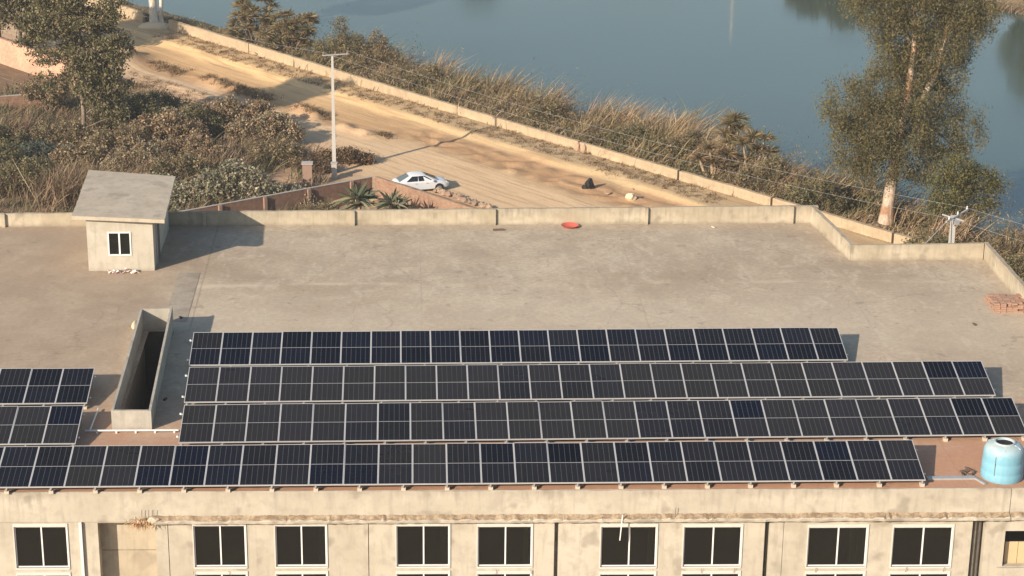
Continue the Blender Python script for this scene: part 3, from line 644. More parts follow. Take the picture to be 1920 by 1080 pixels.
# debris under the hut window
deb = empty('rag_pile', (-12.3, 85.3, ROOF), 'heap of pink and purple rags on the roof under the hut window', 'rag pile')
for i in range(26):
    x = -12.35+random.gauss(0, 0.42); h = max(0.03, 0.14-abs(x+12.2)*0.16)
    b = MB(); b.obox((x, 85.3+random.uniform(-.14, .12), ROOF+h*random.uniform(0.3, 1)), (random.uniform(.08, .24), random.uniform(.05, .14), random.uniform(.02, .05)), (random.uniform(-.5, .5), random.uniform(-.6, .6), random.uniform(0, 3.1)))
    b.build('rag', random.choice(['cloth_pale', 'cloth_purple', 'brick_red', 'white_frame', 'cloth_pale']), deb)

# ------------------------------------------------------------------ open shaft on the roof
sh = empty('roof_shaft', (-9.9, 73.2, ROOF), 'long open-topped concrete shaft box with dark interior on the roof', 'shaft')
FLo, FRo, BLo, BRo = (-10.58, 68.26), (-9.17, 68.24), (-10.72, 78.25), (-9.46, 78.4)
b = MB(); b.wall(BLo, FLo, 0.09, ROOF-2.6, 15.95, ROOF-2.6, 15.75, 12, 0.008); b.build('side_wall', 'shaft', sh)
b = MB(); b.wall(FRo, BRo, 0.09, ROOF-2.6, 15.74, ROOF-2.6, 15.95, 12, 0.008); b.build('side_wall', 'shaft', sh)
b = MB(); b.wall((FLo[0]+0.092, FLo[1]), (FRo[0]-0.092, FRo[1]), 0.10, ROOF-2.6, 15.75, ROOF-2.6, 15.74, 4, 0.006); b.build('front_wall', 'shaft', sh)
b = MB(); b.wall((BLo[0]+0.092, BLo[1]-0.13), (BRo[0]-0.092, BRo[1]-0.2), 0.10, ROOF-0.02, 15.94, ROOF-0.02, 15.94, 4, 0.006); b.build('rear_wall', 'shaft', sh)
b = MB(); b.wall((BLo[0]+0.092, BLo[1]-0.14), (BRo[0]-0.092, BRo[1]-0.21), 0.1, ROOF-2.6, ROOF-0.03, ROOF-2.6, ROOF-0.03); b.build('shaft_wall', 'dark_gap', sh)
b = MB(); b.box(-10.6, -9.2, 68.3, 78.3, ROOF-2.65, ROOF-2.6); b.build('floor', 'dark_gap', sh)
b = MB(); b.blob((-11.02, 78.5, ROOF+0.13), (0.13, 0.42, 0.13), 0.12, 2)
tag(b.build('sandbag', 'sandbag', smooth=180), 'pale yellow sack lying against the shaft on the roof', 'sack')

# ------------------------------------------------------------------ solar panels
PW, PL, PP, TILT = 1.150, 2.26, 1.154, R(12.74)
def pm(name, parts, mat, z0, z1):
    b = MB()
    for x0, x1, y0, y1 in parts: b.box(x0, x1, y0, y1, z0, z1)
    me = b.mesh(name); me.materials.append(M[mat]); return me
fw = 0.026
fr_me = pm('panel_frame', [(0, fw, 0, PL), (PW-fw, PW, 0, PL), (fw, PW-fw, 0, fw), (fw, PW-fw, PL-fw, PL)], 'aluminium', -0.04, 0.004)
half_me = pm('panel_half', [(fw, PW-fw, -0.5*PL+fw, -0.013)], 'cell', -0.012, -0.002)
strip_me = pm('centre_strip', [(fw, PW-fw, PL/2-0.009, PL/2+0.009)], 'galvanised', -0.010, 0.001)
inner = PW-2*fw
rib_me = pm('ribbons', [(fw+inner*k/6-0.005, fw+inner*k/6+0.005, -0.5*PL+fw+0.01, -0.03) for k in range(1, 6)], 'ribbon', -0.002, 0.0012)
ORD = 'leftmost,second,third,fourth,fifth,sixth,seventh,eighth,ninth,tenth,eleventh,twelfth,thirteenth,fourteenth,fifteenth,sixteenth,seventeenth,eighteenth,nineteenth,twentieth,twenty-first,twenty-second,twenty-third,twenty-fourth,twenty-fifth,twenty-sixth,twenty-seventh,twenty-eighth'.split(',')
def child(name, me, parent, loc=(0, 0, 0)):
    o = bpy.data.objects.new(name, me); col.objects.link(o); o.parent = parent; o.location = loc; return o
def panel(x, y, z, label, group, d_up, d_lo, rz):
    e = empty('solar_panel', (x, y, z), label, 'solar panel', group); e.rotation_euler = (TILT+random.uniform(-.006, .006), random.uniform(-.003, .003), rz)
    child('frame', fr_me, e); child('centre_strip', strip_me, e)
    for dy, du in ((PL/2, d_lo), (PL, d_up)):
        h = child('cell_half', half_me, e, (0, dy if dy < PL*0.7 else PL-0.0, 0)); h['dust'] = float(du); child('ribbons', rib_me, h)
    return e
def rack(x0, x1, y, rz, label):
    t = empty('mounting_rack', (x0, y, ROOF), label, 'rack', 'racks under the solar panels', rz); L = x1-x0
    ct, st_ = math.cos(TILT), math.sin(TILT)
    def add(b, nm, m): return b.build(nm, m, t, world=False)
    for k in (0.45, 1.8):
        b = MB(); b.obox((L/2, k*ct, ZB+k*st_-0.075), (L+0.16, 0.045, 0.05), (0, 0, 0)); add(b, 'rail', 'galvanised')
    nleg = max(2, int(round(L/1.46))+1)
    for i in range(nleg):
        x = 0.10+(L-0.20)*i/(nleg-1)
        b = MB(); b.box(x-0.075, x+0.075, 0.0, 0.15, 0, 0.12); add(b, 'foot', 'concrete_block')
        b = MB(); b.box(x-0.02, x+0.02, 0.03, 0.07, 0.12, ZB-0.02); add(b, 'leg', 'galvanised')
        b = MB(); b.box(x-0.02, x+0.02, 1.98, 2.02, 0.0, ZB+2.0*st_/ct-0.06); add(b, 'leg', 'galvanised')
        b = MB(); b.obox((x, 1.0, ZB+1.0*st_/ct-0.115), (0.04, 2.1, 0.03), (TILT, 0, 0)); add(b, 'rafter', 'galvanised')
    for k in (0.45, 1.8):
        b = MB(); b.obox((-0.09, k*ct, ZB+k*st_-0.06), (0.06, 0.05, 0.06), (0, 0, 0)); add(b, 'end_clip', 'white_frame')
def prow(x0, y0, n, first, name, rz, dust, from_right=False, clean=()):
    g = 'solar panels on the flat roof'; m = n-first
    for i in range(first, n):
        x = x0+i*PP*math.cos(rz); y = y0+i*PP*math.sin(rz)
        base = dust(i)
        du = max(0.02, base+random.gauss(0, 0.10)); dl = max(0.02, base+random.gauss(0, 0.10))
        if i in clean: du = 0.02
        k = (n-1-i) if from_right else i-first
        look = 'dusty dark' if (du+dl)/2 > 0.42 else 'clean dark navy'
        if from_right: lab = f'{look} solar panel, {ORD[k] if k else "last"} from the right end, {name}' if k else f'{look} solar panel at the right end, {name}'
        else: lab = f'{look} solar panel, {ORD[k]}{"" if k == 0 else " from left"}, {name}'
        panel(x, y, ROOF+ZB, lab, g, du, dl, rz)
    rack(x0+first*PP, x0+n*PP, y0, rz, f'galvanised mounting rack under the {name}')
prow(-8.40, 73.80, 22, 0, 'rearmost solar row', R(0.10), lambda i: 0.08)
prow(-8.22, 70.16, 26, 0, 'second solar row from back', R(0.0), lambda i: 0.78-0.25*math.sin(i*0.5+2)-(0.15 if 4 <= i <= 12 else 0), clean=(24, 25))
prow(-8.05, 66.54, 26, 0, 'third solar row from back', 0, lambda i: 0.55+0.2*math.sin(i*0.7), clean=(17, 25, 24))
prow(-12.61, 63.02, 26, -2, 'front solar row', R(-0.35), lambda i: 0.26+0.12*math.sin(i*1.3)+(0.35 if i == 11 else 0), True, clean=(15,))
prow(-11.72-4*PP, 70.16, 4, 0, 'short rear row left of shaft', 0, lambda i: 0.08, True)
prow(-11.60-3*PP, 66.54, 3, 0, 'short front row left of shaft', 0, lambda i: 0.8, True, clean=(2,))
# cable conduit between the left and right rows
b = MB(); b.tube([(-11.5, 68.02, ROOF+0.09), (-8.2, 67.98, ROOF+0.09)], 0.035, 8)
for i in range(5): b.box(-11.1+i*0.68, -11.04+i*0.68, 67.95, 68.05, ROOF, ROOF+0.07)
tag(b.build('cable_conduit', 'white_pipe', smooth=60), 'white cable conduit running along the roof in front of the shaft', 'conduit')
b = MB(); b.tube([(-11.30, 70.0, ROOF+0.1), (-11.32, 68.05, ROOF+0.1)], 0.03, 8); tag(b.build('cable_conduit', 'white_pipe', smooth=60), 'short white conduit joining the two short left rows', 'conduit')
b = MB(); b.box(17.6, 19.25, 63.35, 63.55, ROOF, ROOF+0.06); b.obox((19.35, 63.2, ROOF+0.03), (0.1, 0.6, 0.05), (0, 0, R(25)))
tag(b.build('metal_channel', 'galvanised'), 'grey metal channel lying at the roof edge near the blue tank', 'channel')

# ------------------------------------------------------------------ blue water tank and roof clutter
tk = empty('water_tank', (20.22, 63.62, ROOF), 'blue plastic water tank with pale top at the front roof edge', 'tank')
prof = [(0.70, 0.0), (0.72, 0.05), (0.715, 0.26), (0.70, 0.30), (0.71, 0.34), (0.70, 0.62), (0.685, 0.66), (0.695, 0.70), (0.68, 0.98), (0.66, 1.06), (0.60, 1.16), (0.48, 1.23), (0.36, 1.26), (0.355, 1.30), (0.31, 1.30), (0.30, 1.22)]
b = MB(); b.lathe(prof, tk.location, 36, False); bo = b.build('body', 'tank', tk, smooth=50)
b = MB(); b.lathe([(0.302, 1.225), (0.15, 1.20), (0.005, 1.19)], tk.location, 24); b.build('opening', 'black', tk)
b = MB(); a = R(232); px, py = 20.22+0.70*math.cos(a), 63.62+0.70*math.sin(a); b.tube([(px, py, ROOF+0.02), (px+.01, py, ROOF+0.6), (px+0.02, py+0.02, ROOF+0.95)], 0.018, 6); b.build('seam', 'dark_pipe', tk)
for k in range(6):
    a = k*math.pi/3+0.3; b = MB(); b.tube([(20.22+0.38*math.cos(a), 63.62+0.38*math.sin(a), ROOF+1.245), (20.22+0.6*math.cos(a), 63.62+0.6*math.sin(a), ROOF+1.15)], 0.03, 6); b.build('rib', 'tank', tk, smooth=60)
wh = empty('scrap_heap', (19.1, 63.8, ROOF), 'small heap of dark timber scraps beside the blue tank', 'scrap heap')
for i in range(9):
    b = MB(); x, y = 19.1+random.uniform(-.25, .3), 63.75+random.uniform(-.2, .35); b.obox((x, y, ROOF+0.05), (random.uniform(.1, .45), .05, .05), (0, random.uniform(-.2, .2), random.uniform(0, 3))); b.build('scrap', 'rusty_steel', wh)
b = MB(); b.lathe([(0.30, 0.0), (0.38, 0.09), (0.41, 0.105), (0.38, 0.095), (0.28, 0.02)], (7.5, 91.38, ROOF+0.005), 24)
tag(b.build('plastic_basin', 'red_plastic', smooth=50), 'round red plastic basin on the roof by the rear parapet', 'basin')
b = MB(); b.obox((4.15, 90.9, ROOF+0.04), (0.5, 0.12, 0.08), (0, 0, .1)); tag(b.build('timber_offcut', 'rusty_steel'), 'dark timber offcut on the roof near the rear parapet', 'timber')
for x, y, m_, lab in ((23.1, 78.2, 'rusty_steel', 'tiny dark scrap lying alone on the right part of the roof'), (-9.3, 79.6, 'dark_gap', 'small dark scrap on the roof behind the shaft'), (14.2, 91.2, 'concrete_block', 'pale rubble chip at the foot of the rear parapet'), (-9.0, 71.0, 'dark_gap', 'small dark offcut in the shadow right of the shaft')):
    b = MB(); b.obox((x, y, ROOF+0.03), (0.22, 0.09, 0.05), (0.1, 0, random.uniform(0, 3))); tag(b.build('scrap', m_), lab, 'scrap')
bp = empty('brick_pile', (25.15, 80.6, ROOF), 'low stack of reddish bricks against the right parapet', 'brick pile')
br_me = MB().box(-0.115, 0.115, -0.055, 0.055, 0, 0.075).mesh('brick'); br_me.materials.append(M['brick_red'])
for iz in range(5):
    for ix in range(6):
        for iy in range(14 - iz):
            if random.random() < 0.06+0.05*iz: continue
            o = child('brick', br_me, bp, (-0.72+ix*0.245+random.uniform(-.012, .012), -1.0+iy*0.125+random.uniform(-.01, .01)+0.02*iz, iz*0.078)); o.rotation_euler = (0, 0, random.uniform(-.06, .06))

# ------------------------------------------------------------------ boundary wall along the bank
def wp(s, d=0.0): q = P0+U2*s+N2*d; return (float(q[0]), float(q[1]))
bw = empty('boundary_wall', (*wp(0), 0), 'long low sandy boundary wall between dirt road and reedy bank', 'wall')
JO = [-70, -47.5, -43.2, -30, -15, -0.9, 13.5, 24.1, 33.2, 44, 60]
for k in range(len(JO)-1):
    if k == 1: continue                                    # the gap where the big trunk stands
    a, c = JO[k], JO[k+1]; h = lambda s: 0.92+0.30*max(0, min(1, (-s-5)/35))
    g = 0.10 if k not in (3, 4) else 0.01
    b = MB(); n = max(2, int((c-a)/0.5)); A, B = wp(a+g), wp(c-g)
    b.wall(A, B, 0.30, -1.2, h(a), -1.2, h(c), n, 0.02); b.build('wall_segment', 'boundary', bw)
for s in (13.5, 14.2):
    b = MB(); b.blob((*wp(s, 0.1), 0.45), (0.25, 0.25, 0.5), 0.2, 1); b.build('rubble_plug', 'stone', bw)

# ------------------------------------------------------------------ compound walls near the car
def gz(x, y): return float(height(x, y))
def long_wall(name, a, c, t, h, mat, label, cop=True, posts=0, pmat='pillar'):
    e = empty(name, ((a[0]+c[0])/2, (a[1]+c[1])/2, 0), label, 'wall')
    b = MB(); L = math.hypot(c[0]-a[0], c[1]-a[1]); b.wall(a, c, t, -0.4, h, -0.4, h, max(2, int(L/0.6)), 0.02 if not cop else 0.0); b.build('wall_body', mat, e)
    ux, uy = (c[0]-a[0])/L, (c[1]-a[1])/L
    if cop:
        b = MB(); o = (uy*0.05, -ux*0.05); b.wall((a[0]+o[0]*.4, a[1]+o[1]*.4), (c[0]+o[0]*.4, c[1]+o[1]*.4), t*0.6, h+0.002, h+0.05, h+0.002, h+0.05, max(2, int(L/0.8)), 0.012); b.build('coping', 'coping', e)
    for i in range(posts):
        k = (i+0.5)/posts; x, y = a[0]+(c[0]-a[0])*k, a[1]+(c[1]-a[1])*k
        b = MB(); b.obox((x+uy*0.06, y-ux*0.06, h/2-0.2), (0.24, 0.2, h+0.38), (0, 0, math.atan2(uy, ux))); b.build('post', pmat, e)
    return e
CW0, CW1, CW2 = (-17.5, 134.6), (-2.6, 144.0), (5.2, 135.4)
long_wall('compound_wall', CW0, CW1, 0.23, 1.75, 'brick_brown', 'dark brown brick compound wall with pale coping, behind the rear parapet', True, 5)
long_wall('brick_wall', (CW1[0]+0.2, CW1[1]-0.05), CW2, 0.23, 1.80, 'brick_orange', 'sunlit orange brick wall running down in front of the white car', False)
long_wall('low_wall', (-9.0, 134.2), (-3.6, 138.3), 0.2, 1.05, 'brick_brown', 'short low brown wall with pale coping, nearest to the spiky palms', True)
gp = empty('gate_pillar', (-7.35, 147.6, 0), 'square brick pillar with pale cap beside the utility pole', 'pillar')
b = MB(); b.box(-7.8, -7.1, 147.3, 147.9, -0.3, 1.75); b.build('shaft', 'pillar', gp); b = MB(); b.box(-7.87, -7.03, 147.22, 147.98, 1.752, 1.82); b.build('cap', 'coping', gp)
b = MB(); b.box(-5.75, -5.35, 149.5, 149.9, -0.2, 1.15); b.box(-5.8, -5.3, 149.45, 149.95, 1.152, 1.2); tag(b.build('meter_box', 'coping'), 'pale grey box at the foot of the utility pole', 'box')
# rubble drain beside the car
rb = empty('rubble_edge', (3.8, 143.9, 0), 'row of rough stones edging a drain in front of the car', 'stones')
for i in range(34):
    k = i/33; x, y = 2.0+3.9*k+random.uniform(-.2, .2), 146.0-4.4*k+random.uniform(-.25, .25)
    b = MB(); b.blob((x, y, 0.18), (random.uniform(.16, .34), random.uniform(.16, .3), random.uniform(.12, .24)), 0.25, 1); b.build('stone', random.choice(['stone', 'rubble', 'stone', 'rubble', 'brick_red']), rb)
# far-left brick walls
long_wall('pink_brick_wall', (-52, 204.5), (-28.6, 176.5), 0.3, 2.3, 'brick_pink', 'sunlit pink brick wall at the far left beyond the scrub', False)
long_wall('dark_brick_wall', (-50, 164.8), (-29.0, 170.6), 0.25, 1.3, 'brick_orange', 'low brick wall with overgrown foot at the left edge', True)

# ------------------------------------------------------------------ utility poles and wires
pl = empty('utility_pole', (-5.58, 150.88, 0), 'tall pale concrete utility pole with crossarm beside the white car', 'pole')
b = MB()
b.add([(-5.58+sx*w_, 150.88+sy*w_*0.8, z) for z, w_ in ((-0.3, 0.155), (9.15, 0.08)) for sx, sy in ((-1, -1), (1, -1), (1, 1), (-1, 1))], [(0, 1, 5, 4), (1, 2, 6, 5), (2, 3, 7, 6), (3, 0, 4, 7), (4, 5, 6, 7)])
b.build('shaft', 'pole_concrete', pl)
b = MB(); b.obox((-5.35, 150.8, 9.2), (1.95, 0.07, 0.07), (0, R(-2), R(8))); b.build('crossarm', 'steel_grey', pl)
for dx in (-0.9, 0.0, 0.9):
    b = MB(); b.lathe([(0.03, 0), (0.06, 0.06), (0.03, 0.1), (0.055, 0.15), (0.01, 0.2)], (-5.35+dx*0.98, 150.8+dx*0.14, 9.24+dx*0.03), 8); b.build('insulator', 'insulator', pl)
PX, PY, PZ = 31.55, 112.9, 8.6
p2 = empty('utility_pole', (PX, PY, 0), 'grey concrete utility pole with slanted crossarm behind the notched roof corner', 'pole')
b = MB(); b.add([(PX+sx*w_, PY+sy*w_*0.8, z) for z, w_ in ((-0.3, 0.22), (PZ, 0.13)) for sx, sy in ((-1, -1), (1, -1), (1, 1), (-1, 1))], [(0, 1, 5, 4), (1, 2, 6, 5), (2, 3, 7, 6), (3, 0, 4, 7), (4, 5, 6, 7)]); b.build('shaft', 'pole_concrete', p2)
b = MB(); b.obox((PX+0.15, PY-0.2, PZ+0.05), (2.1, 0.09, 0.09), (0, R(-9), R(40))); b.build('crossarm', 'steel_grey', p2)
b = MB(); b.obox((PX-0.1, PY-0.25, PZ-0.05), (1.3, 0.07, 0.07), (0, R(12), R(-20))); b.build('crossarm', 'steel_grey', p2)
b = MB(); b.obox((PX+0.1, PY-0.2, PZ-0.28), (0.34, 0.3, 0.36), (0, 0, .3)); b.build('junction_box', 'steel_grey', p2)
for dx in (-0.8, 0.05, 0.95):
    b = MB(); b.lathe([(0.03, 0), (0.06, 0.06), (0.03, 0.1), (0.055, 0.15), (0.01, 0.2)], (PX+0.15+dx*0.75, PY-0.2+dx*0.63, PZ+0.1+dx*0.16), 8); b.build('insulator', 'white_pipe', p2)
b = MB(); b.lathe([(0.13, -0.3), (0.12, 7.6), (0.02, 7.66)], (29.3, 110.6, 0), 12); tag(b.build('stay_post', 'white_pipe', smooth=60), 'short white post top showing above the right parapet', 'post')
b = MB(); b.tube([(29.35, 110.6, 7.6), (PX-0.3, PY-0.3, PZ-0.1)], 0.022, 5); tag(b.build('stay_wire', 'steel_grey'), 'stay rod linking white post and slanted crossarm', 'wire')
def sagwire(a, c, sag, label):
    pts = []; n = 24
    for i in range(n+1):
        k = i/n; p = Vector(a).lerp(Vector(c), k); p.z -= sag*4*k*(1-k); pts.append(p)
    b = MB(); b.tube(pts, 0.006, 4); tag(b.build('overhead_wire', 'wire'), label, 'wire', 'overhead wires')
sagwire((PX+0.8, PY+0.4, PZ+0.35), (56, 92, 8.4), 0.5, 'overhead wire running right from the crossarm, upper one')
sagwire((PX-0.4, PY-0.7, PZ+0.05), (54, 89.5, 8.2), 0.5, 'overhead wire running right from the crossarm, lower one')
sagwire((PX+0.8, PY+0.4, PZ+0.35), (-4.5, 150.9, 9.5), 0.9, 'overhead wire crossing the big tree trunk, upper one')
sagwire((PX-0.4, PY-0.7, PZ+0.05), (-6.2, 150.6, 9.4), 0.9, 'overhead wire crossing the big tree trunk, lower one')
sagwire((-6.2, 150.6, 9.4), (-42, 190, 9.6), 1.0, 'overhead wire running to the far left from the tall pole')

# ------------------------------------------------------------------ white car
def car(x, y, ang):
    t = empty('parked_car', (x, y, gz(x, y)-0.02), 'white four-door sedan parked on the dirt track', 'car', rz=ang)
    t.scale = (0.90, 0.90, 0.90)
    def add(b, nm, m, par=t, smooth=None): return b.build(nm, m, par, smooth=smooth, world=False)
    S = [(-2.28, .70, .42, .70), (-2.22, .80, .34, .84), (-2.05, .86, .28, .95), (-1.7, .89, .24, .98), (-1.2, .90, .22, .97), (-0.4, .90, .21, .95), (0.4, .90, .21, .94), (0.95, .90, .22, .93), (1.4, .885, .24, .88), (1.8, .86, .26, .81), (2.08, .80, .30, .72), (2.24, .68, .36, .60), (2.30, .55, .40, .52)]
    b = MB(); ring = []
    for sx, w_, z0, z1 in S:
        m_ = z0+(z1-z0)*0.55
        half = [(w_*0.86, z0), (w_*0.98, z0+0.10*(z1-z0)), (w_, m_), (w_*0.985, z1-0.10*(z1-z0)), (w_*0.90, z1), (w_*0.45, z1+0.025)]
        ring.append([(sx, -q, z) for q, z in half]+[(sx, 0, z1+0.032)]+[(sx, q, z) for q, z in reversed(half)])
    nr = len(ring[0]); vs_ = [v for r_ in ring for v in r_]; fs = []
    for i in range(len(ring)-1):
        for k in range(nr): k2 = (k+1) % nr; fs.append((i*nr+k, (i+1)*nr+k, (i+1)*nr+k2, i*nr+k2))
    fs += [tuple(range(nr)), tuple((len(ring)-1)*nr+k for k in reversed(range(nr)))]
    b.add(vs_, fs); add(b, 'body', 'car_paint', smooth=40)
    # cabin
    low = [(-1.98, .62), (-1.72, .80), (-0.5, .835), (0.6, .83), (1.12, .77), (1.38, .58)]; up = [(-0.98, .46), (-0.86, .56), (-0.45, .60), (-0.05, .60), (0.16, .57), (0.26, .44)]
    zl, zu = .93, 1.42
    def loop(q, z, zc=0.0): return [(a, -c, z) for a, c in q]+[(a, c, z) for a, c in reversed(q)]
    A, B = loop(low, zl), loop(up, zu); n = len(A); C_ = [(a*0.80-0.06, c*0.72, 1.475) for a, c, z in B]
    b = MB(); b.add(A+B+C_, [(k, (k+1) % n, n+(k+1) % n, n+k) for k in range(n)]+[(n+k, n+(k+1) % n, 2*n+(k+1) % n, 2*n+k) for k in range(n)]+[tuple(2*n+k for k in range(n))])
    add(b, 'cabin', 'car_paint', smooth=35)
    def lerp3(p, q, k): return tuple(p[i]+(q[i]-p[i])*k for i in range(3))
    def pane(p0, p1, q1, q0, nm, m, ka=0.08, kb=0.90, off=(0, 0, 0)):
        l0, u0 = lerp3(p0, q0, ka), lerp3(p0, q0, kb); l1, u1 = lerp3(p1, q1, ka), lerp3(p1, q1, kb)
        b = MB(); b.add([tuple(c+o for c, o in zip(v, off)) for v in (l0, l1, u1, u0)]+[v for v in (l0, l1, u1, u0)], [(0, 1, 2, 3), (0, 4, 5, 1), (1, 5, 6, 2), (2, 6, 7, 3), (3, 7, 4, 0)]); add(b, nm, m)
    for sgn in (-1, 1):
        f_ = lambda i, q, z: (q[i][0], sgn*q[i][1], z)
        L = [f_(i, low, zl) for i in range(6)]; Uq = [f_(i, up, zu) for i in range(6)]; off = (0, sgn*0.014, 0.006)
        def along(k): # point pair at x-parameter along side
            return lerp3(L[1], L[4], k), lerp3(Uq[1], Uq[4], k)
        bow = lambda k: (0, sgn*(0.014+0.05*math.sin(math.pi*k)), 0.006)
        for a, c in ((0.10, 0.46), (0.49, 0.93)):
            (p0, q0), (p1, q1) = along(a), along(c)
            b = MB(); o0, o1 = bow(a), bow(c)
            pts = [lerp3(p0, q0, .10), lerp3(p1, q1, .10), lerp3(p1, q1, .88), lerp3(p0, q0, .88)]; os_ = [o0, o1, o1, o0]
            outer = [tuple(v+o_ for v, o_ in zip(p, o)) for p, o in zip(pts, os_)]
            b.add(outer+pts, [(0, 1, 2, 3), (0, 4, 5, 1), (1, 5, 6, 2), (2, 6, 7, 3), (3, 7, 4, 0)]); add(b, 'side_window', 'car_glass')
        for hx in (-0.55, 0.38):
            b = MB(); b.obox((hx, sgn*0.905, 0.80), (0.2, 0.03, 0.03), (0, 0, 0)); add(b, 'door_handle', 'rim')
        b = MB(); b.obox((0.80, sgn*0.97, 1.0), (0.14, 0.2, 0.12), (0, 0, 0)); add(b, 'mirror', 'car_paint')
        b = MB(); b.obox((-2.16, sgn*0.66, 0.80), (0.14, 0.34, 0.14), (0, 0, sgn*-0.2)); add(b, 'tail_light', 'lamp_red')
        b = MB(); b.obox((2.10, sgn*0.60, 0.66), (0.22, 0.32, 0.11), (0, R(25), sgn*-0.35)); add(b, 'headlight', 'lamp_clear')
        for wx in (-1.36, 1.38):
            wb = MB(); wb.tube([(wx, sgn*0.70, .315), (wx, sgn*0.915, .315)], 0.315, 20); wo_ = add(wb, 'wheel', 'tyre', smooth=40)
            rb_ = MB(); rb_.tube([(wx, sgn*0.915, .315), (wx, sgn*0.925, .315)], 0.20, 10); add(rb_, 'rim', 'rim', wo_)
            ab = MB(); ab.tube([(wx, sgn*0.80, .335), (wx, sgn*0.909, .335)], 0.37, 20); add(ab, 'wheel_arch', 'black')
    pane((low[0][0], -low[0][1], zl), (low[0][0], low[0][1], zl), (up[0][0], up[0][1], zu), (up[0][0], -up[0][1], zu), 'rear_window', 'rear_glass', 0.08, 0.92, (-0.012, 0, 0.012))
    pane((low[5][0], -low[5][1], zl), (low[5][0], low[5][1], zl), (up[5][0], up[5][1], zu), (up[5][0], -up[5][1], zu), 'windscreen', 'car_glass', 0.06, 0.92, (0.012, 0, 0.012))
    b = MB(); b.obox((-2.27, 0, 0.62), (0.05, 0.5, 0.12), (0, 0, 0)); add(b, 'number_plate', 'white_frame')
car(0.88, 146.55, R(15))

# things on the dirt
b = MB(); b.blob((13.4, 146.6, 0.38), (0.32, 0.26, 0.42), 0.25, 2); b.blob((13.08, 146.5, 0.16), (0.27, 0.2, 0.2), 0.25, 2); b.blob((13.66, 146.6, 0.17), (0.2, 0.16, 0.2), 0.25, 2)
tag(b.build('black_bag', 'black'), 'crumpled black plastic sack standing on the brown earth', 'sack')
b = MB(); b.blob((16.2, 143.7, 0.25), (0.40, 0.3, 0.34), 0.18, 2); tag(b.build('pale_boulder', 'pale_stone'), 'pale sandy boulder on the brown earth near the parapet', 'boulder')
b = MB(); b.blob((14.7, 145.3, 0.08), (0.32, 0.2, 0.14), 0.25, 1); tag(b.build('clod', 'stone'), 'small brown earth clod between black sack and pale boulder', 'clod')
b = MB(); b.blob((16.6, 146.2, 0.07), (0.16, 0.14, 0.12), 0.2, 1); tag(b.build('clod', 'brick_red'), 'small reddish clod uphill of the pale boulder', 'clod')

# ------------------------------------------------------------------ vegetation
def crown_points(blobs, ncl, per, spread, shell=0.55):
    out = []; vol = np.array([b[3]*b[4]*b[5] for b in blobs]); cnt = np.maximum(1, (ncl*vol/vol.sum()).astype(int))
    for b_, k in zip(blobs, cnt):
        dr = unit(rng.normal(size=(k, 3))); rr = (shell+(1-shell)*rng.random(k))**0.7
        c = np.array(b_[:3])+dr*rr[:, None]*np.array(b_[3:6])
        out.append((np.repeat(c, per, 0)+rng.normal(size=(k*per, 3))*spread))
    return np.concatenate(out)
EUC = [(0.125, 0.113, 0.045), (0.155, 0.13, 0.054), (0.105, 0.098, 0.043), (0.175, 0.14, 0.065), (0.15, 0.118, 0.058)]
GRN = [(0.12, 0.125, 0.035), (0.15, 0.145, 0.042), (0.095, 0.105, 0.035), (0.19, 0.155, 0.05), (0.16, 0.12, 0.055)]
OLV = [(0.14, 0.128, 0.06), (0.18, 0.155, 0.08), (0.225, 0.18, 0.10), (0.115, 0.105, 0.052)]
DRY = [(0.235, 0.168, 0.10), (0.30, 0.215, 0.13), (0.18, 0.13, 0.08), (0.255, 0.175, 0.105), (0.14, 0.105, 0.068)]
GREY = [(0.25, 0.235, 0.155), (0.33, 0.295, 0.195), (0.19, 0.185, 0.12), (0.37, 0.30, 0.205)]
PINK = [(0.32, 0.215, 0.13), (0.40, 0.28, 0.175), (0.26, 0.18, 0.108), (0.28, 0.23, 0.14), (0.21, 0.165, 0.095)]
def tree(name, base, trunk, limbs, blobs, ncl, per, spread, size, aspect, cols, label, group=None, droop=0.6, bark='bark_pale', cat='tree'):
    t = empty(name, base, label, cat, group)
    b = MB()
    for pts, rad in trunk: b.tube(pts, rad, 10)
    b.build('trunk', bark, t, smooth=60)
    b = MB()
    for pts, rad in limbs: b.tube(pts, rad, 6)
    if limbs: b.build('limbs', 'bark_brown', t, smooth=60)
    P = crown_points(blobs, ncl, per, spread)
    # each spray of leaves has its own tint
    tint = np.repeat(rng.normal(1, 0.16, (len(P)+per-1)//per), per)[:len(P), None]
    me = leaf_mesh('crown', P-np.array(base), size, aspect, np.clip(palette(len(P), cols)*tint, 0.005, 1), droop); link_mesh('crown', me, 'leaf', t)
    return t
def limb(a, c, r0, r1, bow=0.4):
    a, c = Vector(a), Vector(c); m_ = a.lerp(c, 0.5)+Vector((random.uniform(-bow, bow), random.uniform(-bow, bow), bow)); return ([a, a.lerp(m_, 0.6), m_, c], [r0, r0*0.8, (r0+r1)/2, r1])
